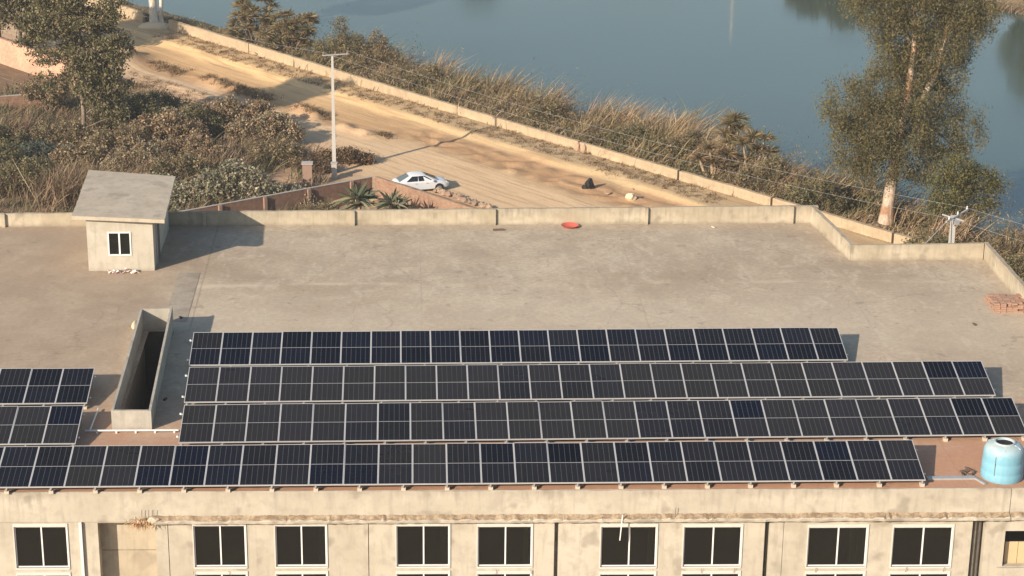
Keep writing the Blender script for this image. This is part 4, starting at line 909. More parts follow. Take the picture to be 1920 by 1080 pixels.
# big eucalyptus on the bank
def big_euc():
    X, Y = 34.1, 139.1; B = (X, Y, gz(X, Y)-0.1)
    tr = [([(X-0.05, Y, -0.3), (X, Y, 1.2), (X+0.15, Y, 3.2), (X+0.3, Y, 6), (X+0.6, Y-0.7, 9), (X+0.75, Y-0.9, 12.5), (X+0.6, Y+0.3, 18)], [0.62, 0.45, 0.40, 0.36, 0.28, 0.18, 0.07]),
          ([(X+0.3, Y, 6), (X+1.4, Y-0.5, 8.4), (X+2.4, Y-0.9, 10.8), (X+2.9, Y-0.7, 13.4), (X+3.8, Y, 18)], [0.26, 0.22, 0.19, 0.14, 0.07])]
    bl = [(X-3.6, Y, 8.4, 2.0, 1.9, 1.7), (X-2.8, Y-0.6, 5.6, 1.9, 1.8, 1.9), (X-1.0, Y-0.8, 4.4, 1.9, 1.7, 1.5), (X+0.4, Y-1.2, 6.6, 2.2, 1.6, 2.0), (X+1.9, Y-0.2, 4.7, 1.7, 1.9, 2.2), (X-0.9, Y, 9.4, 2.1, 1.8, 1.7),
          (X+2.6, Y+0.4, 8.2, 1.8, 1.8, 2.2), (X+5.2, Y, 6.6, 1.2, 1.2, 2.0), (X+5.0, Y, 4.7, 0.9, 1.0, 1.0), (X+2.6, Y, 12.2, 2.3, 2, 1.8), (X+4.3, Y, 13.6, 1.9, 1.8, 1.6), (X+0.2, Y+0.2, 13.2, 2.3, 2, 1.9), (X-1.6, Y, 15.2, 2.3, 2, 1.4), (X-2.2, Y+0.2, 7.3, 1.6, 1.5, 1.5), (X+4.4, Y, 15.3, 2.3, 1.9, 1.4),
          (X+0.8, Y, 17.2, 3.6, 2.6, 2.2), (X+5.4, Y, 14.4, 1.3, 1.5, 1.1), (X+1.2, Y+0.5, 10.6, 1.6, 1.5, 1.4), (X-3.0, Y, 16.4, 2.0, 1.6, 1.2), (X-1.6, Y-.5, 6.6, 1.9, 1.6, 1.6), (X+0.6, Y-.3, 8.6, 1.9, 1.6, 1.6), (X+1.4, Y, 11.6, 1.9, 1.6, 1.5), (X-0.6, Y, 11.4, 1.5, 1.4, 1.2), (X+3.4, Y, 6.2, 1.5, 1.5, 1.8), (X+3.6, Y, 10.4, 1.5, 1.4, 1.3), (X-3.2, Y, 3.9, 1.0, 1.0, 1.0), (X+1.0, Y, 14.9, 2.4, 2, 1.4), (X+2.9, Y-1.5, 12.6, 1.6, .9, 1.2), (X+1.6, Y-1.4, 9.4, 1.3, .8, 1.0), (X+3.9, Y-1.2, 14.6, 1.3, .8, 1.0)]
    li = [limb((X+0.3, Y, 5.5+0.35*k), (q[0], q[1], q[2]), 0.13, 0.03, 0.3) for k, q in enumerate(bl[:9])]+[limb((X+2.4, Y-0.9, 10.8), (q[0], q[1], q[2]), 0.11, 0.03, 0.3) for q in bl[9:15]]
    tree('eucalyptus_tree', B, tr, li, bl, 1700, 72, (0.29, 0.29, 0.42), 0.205, 0.28, EUC, 'tall eucalyptus with peeling pale trunk standing on the bank at right', droop=0.9)
big_euc()
X, Y = 38.3, 135.2; B = (X, Y, gz(X, Y))
tree('bank_tree', B, [([(X, Y, -1), (X, Y, 1.6), (X-.2, Y, 3), (X+.3, Y, 5)], [0.16, 0.13, 0.11, 0.05])], [limb((X, Y, 1.6), (X-1.2, Y, 3.6), .07, .02, .2), limb((X, Y, 2), (X+1.3, Y, 3.8), .07, .02, .2)],
     [(X-0.7, Y, 3.2, 1.5, 1.3, 0.9), (X+1.1, Y, 3.9, 1.3, 1.2, 1.0), (X-0.5, Y-.3, 4.9, 1.3, 1.2, 0.9), (X-1.6, Y, 2.1, 0.9, 0.9, 0.7), (X+1.7, Y, 2.3, 0.9, 0.9, 0.6), (X+2.4, Y, 3.6, .7, .7, .5), (X-1.9, Y, 4.0, .7, .7, .5), (X+.2, Y, 1.6, 1.2, 1, .6)], 360, 44, (0.30, 0.30, 0.28), 0.17, 0.4, GRN+GRN+EUC, 'bushy small green tree right of the big eucalyptus trunk', bark='bark_brown', droop=0.2)
# left tree with uneven layered crown
X, Y = -25.7, 160.2; B = (X, Y, gz(X, Y))
bl = [(X+0.4, Y, 5.4, 1.9, 1.4, 0.9), (X+2.2, Y, 6.2, 1.6, 1.3, 0.9), (X+0.3, Y, 7.4, 1.9, 1.4, 0.9), (X+2.2, Y+.3, 8.4, 1.5, 1.3, 0.8), (X-1.9, Y, 9.0, 1.8, 1.4, 0.9), (X+1.3, Y, 9.9, 2.1, 1.5, 0.9), (X-2.6, Y, 6.8, 1.3, 1.0, 0.6), (X+2.7, Y, 4.4, 1.3, 1.0, 0.8), (X-1.2, Y, 11.2, 2.2, 1.4, 1.0), (X+1.8, Y-.2, 3.2, 1.5, 1.1, 0.9), (X+2.6, Y, 11.0, 1.2, 1.0, .6), (X-2.6, Y, 5.0, .9, .8, .6), (X+2.9, Y, 7.3, 1.3, 1.1, .8), (X+3.0, Y-.2, 2.2, 1.3, 1.1, .9), (X+0.8, Y-.8, 4.4, 1.3, .9, .7), (X+0.2, Y-.7, 6.5, 1.2, .8, .6), (X-3.4, Y, 9.6, 1.4, 1.2, .8), (X-3.6, Y, 7.9, 1.1, 1, .6)]
tree('left_tree', B, [([(X, Y, -0.2), (X+.1, Y, 3), (X-.1, Y, 6), (X+.2, Y, 9), (X, Y, 12)], [0.2, 0.17, 0.14, 0.09, 0.03])], [limb((X, Y, q[2]-1.2), q[:3], .06, .02, .15) for q in bl], bl, 640, 52, (0.30, 0.30, 0.17), 0.23, 0.5, OLV,
     'slender layered tree with visible trunk in the left scrub', bark='bark_brown', droop=0.1, group='trees at far left')
X, Y = -35.6, 188.4; B = (X, Y, gz(X, Y))
bl = [(X-1, Y, 4.6, 2.6, 2.2, 1.5), (X+1.8, Y, 4.2, 2.2, 2, 1.3), (X-1, Y, 6.2, 2.6, 2.2, 1.5), (X+3.6, Y, 5.4, 1.8, 2, 1.2), (X-0.5, Y, 7.8, 2.9, 2.3, 1.4), (X+2.8, Y, 7.0, 1.6, 1.6, 1.0), (X-2, Y, 8.8, 2.2, 2, 1.2), (X+2.2, Y, 4.8, 1.5, 1.2, .8)]
tree('far_tree', B, [([(X, Y, -0.2), (X+.1, Y, 3), (X+.2, Y, 6), (X+.4, Y, 10)], [0.30, 0.25, 0.2, 0.06])], [limb((X+.1, Y, q[2]-2), q[:3], .1, .02, .2) for q in bl], bl, 420, 36, (0.34, 0.34, 0.28), 0.34, 0.45, OLV, 'dark straight-trunked tree behind the pink brick wall, right of a twin', bark='bark_brown', group='trees at far left')
X, Y = -37.6, 189.4; B = (X, Y, gz(X, Y)); bl = [(X-1.2, Y, 3.6, 1.8, 2, 1.2), (X-1, Y, 6.6, 2.0, 2, 1.6), (X-2.4, Y, 5.2, 1.8, 1.6, 1.4), (X-1.5, Y, 8.6, 2.2, 2, 1.5)]
tree('far_tree', B, [([(X, Y, -0.2), (X-.1, Y, 4), (X-.4, Y, 8)], [0.32, 0.26, 0.1])], [limb((X-.1, Y, q[2]-2), q[:3], .1, .02, .2) for q in bl], bl, 220, 36, (0.34, 0.34, 0.28), 0.34, 0.45, OLV, 'thick dark-trunked tree at the top left corner', bark='bark_brown', group='trees at far left')
# white twin trunk in the wall gap; its crown is above the frame
X, Y = wp(-45.4, 0.1); B = (X, Y, gz(X, Y)); bl = [(X, Y, 12, 4, 3.5, 2.2), (X+2.5, Y, 10, 2, 2, 1.5), (X-2, Y, 10.5, 2, 2, 1.4), (X+3.2, Y+.5, 6.3, 0.8, 0.8, 0.8)]
tree('gum_tree', B, [([(X, Y, -0.4), (X, Y, 0.3), (X-.05, Y, 1.2), (X-.1, Y, 4), (X-.4, Y, 11)], [0.85, 0.55, 0.42, 0.36, 0.15]), ([(X+.55, Y+.2, -0.3), (X+.62, Y+.2, 1.2), (X+.8, Y+.2, 4), (X+2, Y, 9)], [0.4, 0.22, 0.18, 0.08])], [limb((X+1, Y, 5), bl[3][:3], .06, .02, .2)], bl, 330, 36, (0.34, 0.34, 0.34), 0.34, 0.3, EUC, 'white-barked twin trunk standing in the boundary wall gap', droop=0.8, bark='bark_white')
me_b = MB(); me_b.blob((X+.1, Y-0.5, 0.0), (1.9, 1.2, 0.75), 0.1, 2); tag(me_b.build('earth_mound', 'sandbag', smooth=180), 'sandy mound of earth round the foot of the white trunk', 'mound')

def rosette(b_list, head, n, L, width, up=0.3):
    dr = unit(rng.normal(size=(n, 3))+np.array((0, 0, up))); dr[:, 2] = np.abs(dr[:, 2])*0.9-0.15
    base = np.repeat([head], n, 0)+dr*0.1; ln = L*rng.uniform(0.65, 1.15, n)
    b_list.append((base, dr*ln[:, None], np.full(n, width)*rng.uniform(.7, 1.2, n), np.stack([rng.normal(0, .1, n), rng.normal(0, .1, n), -0.32*ln*rng.random(n)], 1)))
def spiky(name, base, heads, n, L, width, cols, label, group, stem='palm_bark', r=0.12, cat='shrub'):
    t = empty(name, base, label, cat, group); bl = []
    b = MB()
    for h in heads:
        b.tube([(base[0]+random.uniform(-.2, .2), base[1], base[2]-0.2), Vector(base).lerp(Vector(h), 0.6)+Vector((random.uniform(-.2, .2), 0, 0)), h], [r*1.3, r, r*0.8], 6); rosette(bl, np.array(h), n, L, width)
    b.build('stem', stem, t, smooth=60)
    base_, vec, wd, bd = (np.concatenate([q[k] for q in bl]) for k in range(4))
    me = blade_mesh('leaves', base_-np.array(base), vec, wd, bd, palette(len(base_), cols)); link_mesh('leaves', me, 'blade', t)
PALM = [(0.18, 0.15, 0.065), (0.22, 0.175, 0.085), (0.135, 0.12, 0.055), (0.28, 0.20, 0.11), (0.20, 0.145, 0.088)]
def bankp(s, d): x, y = wp(s, d); return (x, y, gz(x, y))
def heads(b, lst): return [(b[0]+x, b[1]+y, b[2]+z) for x, y, z in lst]
def mass(b, n, rx, ry, z0, z1): return [(b[0]+random.uniform(-1, 1)*rx*(1-0.35*k/n), b[1]+random.uniform(-ry, ry), b[2]+z0+(z1-z0)*k/n) for k in range(n)]
g = 'spiky shrubs on the bank'
b_ = bankp(-33.6, -3.2); spiky('spiky_shrub', b_, mass(b_, 46, 2.5, 1.3, 0.3, 4.4), 90, 0.95, 0.075, PALM, 'dense brown-green spiky shrub by the wall, nearest the white trunk', g, r=0.035)
b_ = bankp(-27.5, -3.0); spiky('spiky_shrub', b_, mass(b_, 54, 2.9, 1.3, 0.3, 4.2), 90, 0.95, 0.075, PALM, 'broad spiky shrub on the bank, left of the tall pole top', g, r=0.035)
b_ = bankp(24.8, -5.0); spiky('spiky_shrub', b_, heads(b_, [(0.3, 0, 4.6), (-.1, 0, 4.2), (.6, 0, 3.8), (-.5, 0, 3.4), (.1, 0, 2.8)]), 150, 1.25, 0.06, PALM, 'tall round spiky-headed shrub rising highest against the water', g, r=0.09)
b_ = bankp(27.0, -5.0); spiky('spiky_shrub', b_, heads(b_, [(0.0, 0, 3.6), (0.9, 0, 3.5), (-.7, 0, 3.1), (.4, 0, 2.6), (1.2, 0, 2.4), (-.3, 0, 1.8)]), 150, 1.2, 0.06, PALM, 'spiky shrub with upright heads nearest left of the eucalyptus', g, r=0.09)
b_ = bankp(25.2, -2.6); spiky('spiky_shrub', b_, heads(b_, [(-1.0, 0, 1.9), (0.1, 0, 1.6), (1.1, 0, 2.2), (-.3, 0, 2.7), (.9, .2, 1.2)]), 200, 0.95, 0.06, [(0.24, 0.165, 0.09), (0.20, 0.14, 0.08), (0.15, 0.12, 0.06)], 'dry brown spiky shrub with bent pale stems behind the wall', g, r=0.14)
AG = [(0.12, 0.135, 0.075), (0.16, 0.165, 0.10), (0.09, 0.105, 0.06), (0.26, 0.23, 0.15)]
for (x, y, h, L, lab) in ((-3.55, 137.2, 2.3, 1.9, 'young spiky palm against the brown wall, the larger one'), (-1.15, 137.0, 1.95, 1.5, 'young spiky palm beside the orange brick wall, the smaller one')):
    b_ = (x, y, 0.0); spiky('young_palm', b_, [(x, y, h), (x+.3, y, h*.8)], 44, L, 0.22, AG, lab, 'young palms behind the rear parapet', cat='palm')

# shrubs of the left scrub: leafy bushes with stems
def bush(x, y, blobs, n, per, size, aspect, cols, label, spread=0.16, group='bushes in the left scrub', name='bush', z0=None, droop=0.0):
    z = gz(x, y) if z0 is None else z0
    size *= 0.72; per = int(per*1.7); t = empty(name, (x, y, z), label, 'bush', group); bl = [(x+q[0], y+q[1], z+q[2], *q[3:]) for q in blobs]
    b = MB()
    for q in bl:
        b.tube([(x+random.uniform(-.15, .15), y, z-0.2), ((x+q[0])/2+random.uniform(-.1, .1), (y+q[1])/2, z+(q[2]-z)*0.5), q[:3]], [0.06, 0.045, 0.02], 5)
    b.build('stem', 'bark_brown', t)
    P = crown_points(bl, n, per, spread, 0.35); tint = np.repeat(rng.normal(1, 0.2, (len(P)+per-1)//per), per)[:len(P), None]
    me = leaf_mesh('foliage', P-np.array((x, y, z)), size, aspect, np.clip(palette(len(P), cols)*tint, .005, 1), droop, 0.2); link_mesh('foliage', me, 'leaf', t)
bush(-12.9, 142.6, [(-2.6, 0, 1.0, 1.4, 1.0, 1.0), (-.8, 0, 1.7, 1.5, 1.1, 1.2), (1.0, 0, 2.0, 1.5, 1.1, 1.1), (2.4, 0, 1.6, 1.2, 1.0, 1.0), (-3.8, -.5, 0.6, 1.0, .9, .8), (0.2, .3, 2.8, 1.0, .9, .7), (3.4, 0, 1.0, .8, .8, .8)], 420, 16, 0.30, 0.6, GREY, 'large pale grey-green broad-leaved bush right of the hut')
bush(-7.9, 141.6, [(0, 0, 0.9, 0.9, .8, .8), (.7, 0, 0.7, .7, .7, .6)], 110, 14, 0.26, 0.6, GREY, 'small grey-green bush against the brown compound wall')
bush(-14.4, 163.4, [(-2.5, 0, 1.2, 1.7, 1.4, 1.1), (0, 0, 1.5, 1.8, 1.5, 1.2), (2.3, 0, 1.3, 1.6, 1.4, 1.1), (4, -1, .9, 1.2, 1.1, .8)], 420, 18, 0.26, 0.6, PINK, 'wide pinkish brown bush along the scrub edge by the track')
bush(-11.2, 158.6, [(-1.8, 0, 1.2, 1.5, 1.3, 1.1), (0.2, 0, 1.5, 1.5, 1.3, 1.1), (1.9, 0, 1.0, 1.2, 1.1, .9)], 320, 18, 0.26, 0.6, PINK+GREY[:1], 'pinkish grey bush nearest the track, left of the tall pole')
bush(-18.9, 158.0, [(-1.6, 0, 1.4, 1.5, 1.3, 1.2), (0.4, 0, 1.8, 1.6, 1.3, 1.2), (2.0, 0, 1.2, 1.3, 1.2, 1.0)], 320, 18, 0.26, 0.6, PINK+DRY[:2], 'brown bush in mid scrub between the layered tree and track')
bush(-20.9, 165.9, [(-1.4, 0, 1.2, 1.5, 1.3, 1.1), (0.6, 0, 1.5, 1.5, 1.2, 1.0), (2.0, 0, 1, 1.2, 1.1, .9)], 300, 20, 0.24, 0.55, OLV, 'dark olive bush at the track edge behind the layered tree')
bush(-22.6, 161.8, [(-1.2, 0, 1.5, 1.6, 1.3, 1.4), (1.0, 0, 2.0, 1.7, 1.3, 1.5), (2.8, 0, 1.4, 1.5, 1.2, 1.2)], 420, 20, 0.24, 0.55, OLV, 'dark olive bush just right of the layered tree trunk')
bush(-28.0, 152.6, [(-1.8, 0, .9, 1.5, 1.2, .8), (0, 0, 1.1, 1.5, 1.2, .9), (1.7, 0, .8, 1.2, 1.1, .7)], 260, 18, 0.26, 0.6, [(0.13, 0.15, 0.115), (0.17, 0.18, 0.14), (0.10, 0.115, 0.085)], 'low bluish grey bush at the left edge above the hut')
bush(-24.6, 151.0, [(-1, 0, 1.1, 1.2, 1.1, 1.0), (.8, 0, 1.3, 1.2, 1.1, 1.0)], 220, 18, 0.26, 0.55, PINK+OLV[:2], 'mixed brown bush left of the hut roof edge')
bush(-29.7, 168.6, [(-1.3, 0, 2.0, 1.1, .9, .8), (0.3, 0, 1.7, 1.2, 1, .9), (1.2, 0, 2.6, 1, .9, .7)], 200, 18, 0.26, 0.5, PINK+OLV, 'leggy shrub growing in front of the pink brick wall')
for (bx, by, sc, cols, lab) in ((-30.5, 149.0, 1.2, OLV, 'dark olive bush at the left frame edge beside tall dry grass'), (-26.8, 156.6, 1.1, PINK+OLV, 'brown-olive bush below the layered tree trunk, left side'), (-22.0, 154.6, 1.1, PINK+OLV[:2], 'brown bush below the layered tree trunk, right side'), (-20.2, 150.4, 1.0, GREY[:2]+PINK, 'pale grey-brown bush above the hut roof, near centre'), (-16.8, 147.6, 1.0, OLV+DRY[:2], 'dark olive bush above the right hut roof corner'), (-32.5, 155.5, 1.2, OLV, 'dark olive bush at the left edge under the low brick wall'), (-17.6, 161.0, 1.1, OLV, 'dark olive bush between the two widest brown bushes'), (-27.5, 145.6, 1.1, OLV, 'dark green bush left of the hut behind dry grass'), (-18.8, 143.0, 1.0, GREY[1:]+OLV[:2], 'grey-green bush directly behind the hut roof')):
    bush(bx, by, [(-1.3*sc, 0, 1.0*sc, 1.3*sc, 1.1*sc, 1.0*sc), (.5*sc, 0, 1.5*sc, 1.3*sc, 1.1*sc, 1.0*sc), (1.8*sc, 0, .9*sc, 1.1*sc, 1*sc, .8*sc)], 260, 18, 0.25, 0.5, cols, lab)
for (bx, by, cols, lab) in ((1.0, 136.6, DRY, 'dry brown weeds at the foot of the orange wall, left clump'), (3.1, 134.8, DRY+OLV[:1], 'dry brown weeds at the foot of the orange wall, right clump'), (-6.2, 139.2, OLV+DRY, 'olive weeds in front of the brown compound wall')):
    bush(bx, by, [(-.6, 0, .7, .8, .6, .6), (.5, 0, .9, .8, .6, .6)], 70, 16, 0.22, 0.3, cols, lab, group='weeds by the compound walls')
bush(-10.0, 153.0, [(-1.2, 0, .9, 1.2, 1.1, .9), (.6, 0, 1.1, 1.2, 1.1, .9)], 220, 18, 0.22, 0.5, OLV+PINK[:2], 'olive bush above the grey-green bush near the pole')
bush(-16.5, 152.5, [(-1.4, 0, 1.2, 1.4, 1.2, 1.1), (.6, 0, 1.5, 1.4, 1.2, 1.1), (2.2, 0, 1.0, 1.1, 1, .9)], 300, 18, 0.24, 0.5, DRY+PINK, 'dry reddish brown bush directly above the hut roof corner')
bush(-5.0, 153.6, [(-1.2, 0, .45, 1.1, .8, .45), (0.3, 0, .55, 1.1, .8, .5), (1.6, -.3, .35, .9, .7, .35)], 320, 18, 0.24, 0.4, [(0.20, 0.125, 0.065), (0.15, 0.095, 0.05), (0.10, 0.07, 0.042), (0.27, 0.18, 0.10)], 'heap of dry brown brushwood behind the tall pole', name='brushwood_heap', group=None)
bush(-7.6, 151.5, [(0, 0, .5, 1.0, .8, .5), (1.1, -.4, .4, .9, .7, .4)], 160, 18, 0.22, 0.4, [(0.18, 0.12, 0.07), (0.12, 0.085, 0.055)], 'small dry brush heap left of the tall pole foot', name='brushwood_heap', group=None)
for (s, d, sc, cols, lab) in ((20.8, -4.2, 1.0, OLV+DRY[:2], 'grey-brown bush between plumed reeds and spiky shrub'), (16.0, -3.2, .9, OLV, 'dark olive bush under the plumed reeds'), (-22.0, -4.6, 1.2, OLV+PALM, 'narrow upright bush right of the tall pole top'), (-17.5, -5.4, 1.0, DRY+PALM, 'feathery brown bush rising from reeds right of the pole'),
                              (30.0, -3.0, 1.0, OLV+DRY[:2], 'brown-olive bush at the foot of the eucalyptus, left side'), (35.2, -2.4, .9, OLV, 'dark bush at the foot of the eucalyptus, right side'), (6.0, -4.0, .9, OLV+DRY[:2], 'olive bush among reeds right of the wall crack'), (-9.5, -4.0, .9, OLV+DRY[:2], 'olive bush among reeds above the dirt ridge')):
    x, y = wp(s, d); bush(x, y, [(-1.0*sc, 0, 1.3*sc, 1.2*sc, 1*sc, 1.0*sc), (.6*sc, 0, 1.8*sc, 1.2*sc, 1*sc, 1.1*sc), (1.6*sc, 0, 1.1*sc, 1*sc, .9*sc, .8*sc)]+([(0, 0, 3.2*sc, .8, .7, 1.1)] if 'narrow' in lab or 'feathery' in lab else []), 260, 18, 0.24, 0.4, cols, lab, group='bushes on the bank')
for (x, y, z, sc, lab) in ((45.5, 126, -.6, 1.5, 'dark bush behind the crossarm pole at the right edge'), (42.0, 118.5, 0, 1.5, 'dark green bush below the wires at the right edge'), (48.5, 119, 0, 1.4, 'bush cut by the right edge beneath the wires'), (43.5, 107.5, 0, 1.6, 'olive bush right of the roof corner, nearest the parapet'), (38.5, 122.0, 0, 1.2, 'low olive bush just right of the crossarm pole'), (34.0, 127.0, 0, 1.0, 'low dark bush left of the crossarm pole')):
    bush(x, y, [(-1.1*sc, 0, 1.1*sc, 1.2*sc, 1*sc, 1.0*sc), (.6*sc, 0, 1.6*sc, 1.2*sc, 1*sc, 1.1*sc), (1.7*sc, 0, 1.0*sc, 1*sc, .9*sc, .9*sc), (0, 1.2, 1.3*sc, 1.5*sc, 1, 1*sc)], 380, 18, 0.24, 0.45, OLV+DRY[:2]+GRN[:1], lab, z0=z, group='bushes at the right edge')

# grass and reed masses (nobody could count them)
def blades(name, P, hgt, lean, width, cols, bendk, label, cat, wind=(0.25, 0.1)):
    n = len(P); vec = np.stack([rng.normal(wind[0], lean, n), rng.normal(wind[1], lean, n), np.ones(n)], 1)*hgt[:, None]
    bend = np.stack([rng.normal(.22, bendk, n), rng.normal(.05, bendk, n), -np.abs(rng.normal(0, bendk*0.8, n))], 1)*hgt[:, None]
    me = blade_mesh(name, P, vec, width, bend, cols); return tag(link_mesh(name, me, 'blade'), label, cat, kind='stuff')
def reeds():
    P = []; H = []; C = []
    # clumps along the bank
    for k in range(950):
        s = rng.uniform(-66, 62); top = 8.3 if s > -26 else (4.2 if s > -38 else 2.6)
        d = -rng.uniform(0.7, top); x, y = wp(s, d)
        hh = (1.15+0.30*min(-d, 7))*rng.uniform(0.55, 1.2)*(0.85+0.35*math.sin(s*0.55+1.2)*math.sin(s*0.23))
        if s < -26: hh *= 0.55
        if 15 < s < 24: hh *= 1.25
        if s > 40: hh *= 0.8
        if 35 < s < 44 and d > -5.2: hh *= 0.32
        n = 46; q = np.stack([x+rng.normal(0, .36, n), y+rng.normal(0, .36, n)], 1); P.append(np.column_stack([q, height(q[:, 0], q[:, 1])-0.05])); H.append(hh*rng.uniform(0.5, 1.1, n))
        r_ = rng.random(); wob_ = math.sin(s*0.31)+math.sin(s*0.13+2)
        cols = ([(0.30, 0.21, 0.12), (0.38, 0.275, 0.165), (0.23, 0.165, 0.095)] if r_ < 0.42+0.12*wob_ else [(0.17, 0.145, 0.068), (0.21, 0.17, 0.085), (0.135, 0.12, 0.06), (0.27, 0.20, 0.105)])
        C.append(palette(n, cols))
    P = np.concatenate(P); H = np.concatenate(H); C = np.concatenate(C)
    blades('reed_bed', P, H, 0.20, rng.uniform(0.04, 0.10, len(P)), C, 0.30, 'tall dry tan and olive reeds covering the lake bank', 'reeds')
reeds()
def undergrowth():
    C = []; K = []
    for k in range(2900):
        s = rng.uniform(-64, 62); top = 7.6 if s > -26 else (3.6 if s > -38 else 2.2)
        d = -rng.uniform(0.9, top); x, y = wp(s, d)
        if 36 < s < 44 and d > -5.2: continue
        z = float(height(x, y)); hh = (0.65+0.34*min(-d, 7))*rng.uniform(0.4, 1.2)*(0.55 if s < -26 else 1)*(0.8+0.3*math.sin(s*0.8)*math.sin(s*0.37+1))
        n = 44; q = np.array((x, y, z+hh*0.55))+rng.normal(size=(n, 3))*(0.42, 0.42, 0.42*hh); C.append(q)
        K.append(palette(n, [OLV, DRY, PALM, DRY[:2]+OLV[:2]][int((math.sin(s*0.45)+math.sin(s*1.3+d)+2.2)*0.9) % 4])*rng.normal(1, .15))
    C = np.concatenate(C); K = np.clip(np.concatenate(K), .005, 1)
    tag(link_mesh('bank_undergrowth', leaf_mesh('bank_undergrowth', C, 0.27, 0.22, K, -0.5), 'leaf'), 'feathery brown and olive undergrowth among the bank reeds', 'undergrowth', kind='stuff')
undergrowth()
def plumes():
    P = []; H = []
    for s, d, n in ((17.5, -5.5, 700), (14.5, -5.5, 420), (19.7, -4.3, 520), (11.6, -6.2, 320), (-3.0, -6.8, 220), (2.0, -7, 220), (8.5, -6.5, 260), (22.3, -5, 260), (-12, -6.8, 240), (30.5, -3.4, 420), (46, -3, 300), (28.5, -2.5, 260)):
        x, y = wp(s, d); q = np.stack([x+rng.normal(0, .5, n), y+rng.normal(0, .4, n)], 1); P.append(np.column_stack([q, height(q[:, 0], q[:, 1])])); H.append(rng.uniform(1.6, 3.9, n)*(0.75 if d > -4 else 1))
    P = np.concatenate(P); H = np.concatenate(H)
    blades('plume_grass', P, H, 0.17, rng.uniform(0.025, 0.06, len(P)), palette(len(P), [(0.40, 0.28, 0.17), (0.33, 0.235, 0.14), (0.46, 0.34, 0.22), (0.27, 0.18, 0.10)]), 0.2, 'pale feathery plumes of reed grass leaning right', 'reeds', (0.38, 0.15))
plumes()
def scrub():
    P = []; H = []; C = []
    k = 0
    while k < 1250:
        x, y = rng.uniform(-46, -5), rng.uniform(132, 176); d = dist_wall(x, y)
        lim = 14.6+0.8*math.sin(x*0.6)
        if d < lim or (y > 146 and x > -6.5): continue
        k += 1; n = 34; hh = rng.uniform(0.5, 1.6)*(1.0 if d > 17 else 0.55)
        q = np.stack([x+rng.normal(0, .4, n), y+rng.normal(0, .4, n)], 1); P.append(np.column_stack([q, height(q[:, 0], q[:, 1])-.04])); H.append(hh*rng.uniform(0.5, 1.15, n))
        C.append(palette(n, DRY if rng.random() < 0.5 else [(0.15, 0.135, 0.07), (0.18, 0.155, 0.085), (0.115, 0.10, 0.058)]))
    for cx, cy, m, hgt in ((-24.3, 143.5, 1500, 3.2), (-21.2, 143.0, 900, 2.8), (-19.0, 148, 500, 2.2), (-29, 146, 900, 2.2), (-14.5, 151, 500, 2.2), (-32.0, 161, 800, 2.0), (-12, 155, 400, 1.8)):
        q = np.stack([cx+rng.normal(0, 1.1, m), cy+rng.normal(0, .9, m)], 1); P.append(np.column_stack([q, height(q[:, 0], q[:, 1])])); H.append(hgt*rng.uniform(.5, 1.1, m)); C.append(palette(m, [(0.25, 0.175, 0.105), (0.20, 0.138, 0.083), (0.30, 0.215, 0.135), (0.13, 0.092, 0.058)]))
    P = np.concatenate(P); H = np.concatenate(H); C = np.concatenate(C)
    blades('dry_grass', P, H, 0.24, rng.uniform(0.03, 0.075, len(P)), C, 0.3, 'tangled dry brown grass filling the left scrub', 'grass', (0.05, 0))
scrub()
def tufts():
    P = []; H = []
    for k in range(1900):
        s = rng.uniform(-42, 30); r_ = rng.random()
        d = rng.uniform(0.3, 2.9) if r_ < 0.35 else (rng.normal(8.5, .45) if r_ < 0.85 and s < 1 and math.sin(s*0.55)+math.sin(s*0.23) > -0.5 else rng.uniform(11.5, 15))
        if d > 11 and s > -8: continue
        x, y = wp(s, d); n = 12; q = np.stack([x+rng.normal(0, .18, n), y+rng.normal(0, .18, n)], 1); P.append(np.column_stack([q, height(q[:, 0], q[:, 1])-.02])); H.append(rng.uniform(.10, .34, n)*(1.3 if d > 7 else .8))
    P = np.concatenate(P); H = np.concatenate(H)
    blades('verge_tufts', P, H, 0.5, rng.uniform(0.02, 0.05, len(P)), palette(len(P), [(0.20, 0.13, 0.07), (0.14, 0.095, 0.052), (0.26, 0.175, 0.095)]), 0.3, 'sparse dry tufts on the verge and dirt ridges', 'grass', (0, 0))
tufts()

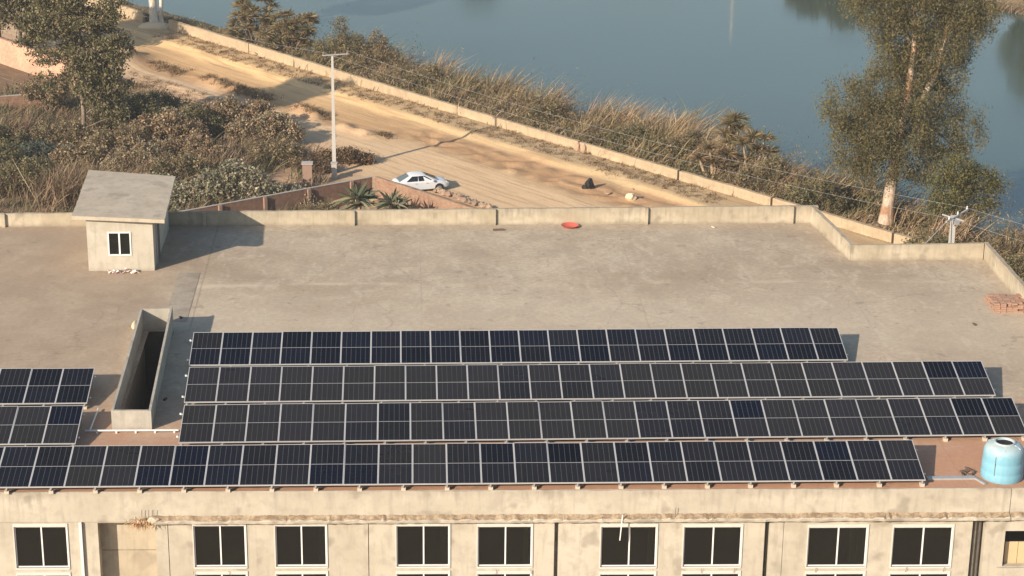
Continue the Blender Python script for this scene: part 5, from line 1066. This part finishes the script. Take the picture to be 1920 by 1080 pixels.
# far bank trees, mostly above the frame and seen in the water
def fsp(t, e): q = FS+FD*t+FN*e; return float(q[0]), float(q[1])
for (t_, e_, h_, w_, lab) in ((-1.0, 5.5, 10.0, 3.4, 'dark tree on the far bank at the top right corner'), (-9, 6, 9, 3.6, 'tree on the far bank beyond the right edge'), (7.5, 5.5, 3.4, 2.2, 'low tree on the far bank left of the corner tree'), (22, 7, 4.4, 3.6, 'far bank tree reflected beside the eucalyptus crown, larger one'), (27, 7, 3.4, 2.8, 'far bank tree reflected beside the eucalyptus crown, smaller one'), (77, 9, 7.0, 3.2, 'far bank tree reflected at top centre'), (104, 9, 7, 3.4, 'far bank tree beyond the top left water')):
    x, y = fsp(t_, e_); z = gz(x, y)
    tree('far_bank_tree', (x, y, z), [([(x, y, z-.2), (x, y, z+h_*.5), (x+.3, y, z+h_*.85)], [.25, .18, .05])], [], [(x-w_*.4, y, z+h_*.45, w_*.7, w_*.6, h_*.28), (x+w_*.4, y, z+h_*.55, w_*.7, w_*.6, h_*.28), (x, y, z+h_*.78, w_*.6, w_*.5, h_*.24), (x, y-.4, z+h_*.25, w_*.8, w_*.6, h_*.22)], 260, 26, (.35, .35, .3), 0.42, 0.5, OLV+EUC, lab, group='trees on the far bank', bark='bark_brown')
def farreeds():
    n = 16000; t_ = rng.uniform(-40, 110, n); e_ = np.abs(rng.normal(0, 1.8, n))-0.4
    x = FS[0]+FD[0]*t_+FN[0]*e_; y = FS[1]+FD[1]*t_+FN[1]*e_; z = height(x, y)
    blades('far_reeds', np.column_stack([x, y, np.maximum(z, WATER-.2)]), rng.uniform(.4, 1.3, n), .25, rng.uniform(.05, .1, n), palette(n, DRY), .25, 'low dry reeds edging the far bank', 'reeds')
farreeds()
x, y = fsp(35.5, 3); b = MB(); b.lathe([(0.13, 0), (0.09, 7.6), (0.02, 7.65)], (x, y, gz(x, y)), 8); tag(b.build('far_pole', 'white_pipe'), 'pale pole on the far bank whose reflection streaks the water', 'pole')

# ------------------------------------------------------------------ thin winter haze over the whole place
hb = MB(); hb.box(-2300, 2300, -700, 2700, -6.2, CAMZ+6)
hm = bpy.data.materials.new('haze'); hm.use_nodes = True; ht = hm.node_tree; ht.nodes.clear()
ho = ht.nodes.new('ShaderNodeOutputMaterial'); hv = ht.nodes.new('ShaderNodeVolumePrincipled'); hv.inputs['Color'].default_value = (0.93, 0.95, 1.0, 1); hv.inputs['Density'].default_value = 0.00028; hv.inputs['Anisotropy'].default_value = 0.2
ht.links.new(hv.outputs[0], ho.inputs['Volume']); M['haze'] = hm
tag(hb.build('haze', 'haze', loc=(0, 0, -6.2)), 'thin pale haze in the air over the lake and roofs', 'haze', kind='stuff')
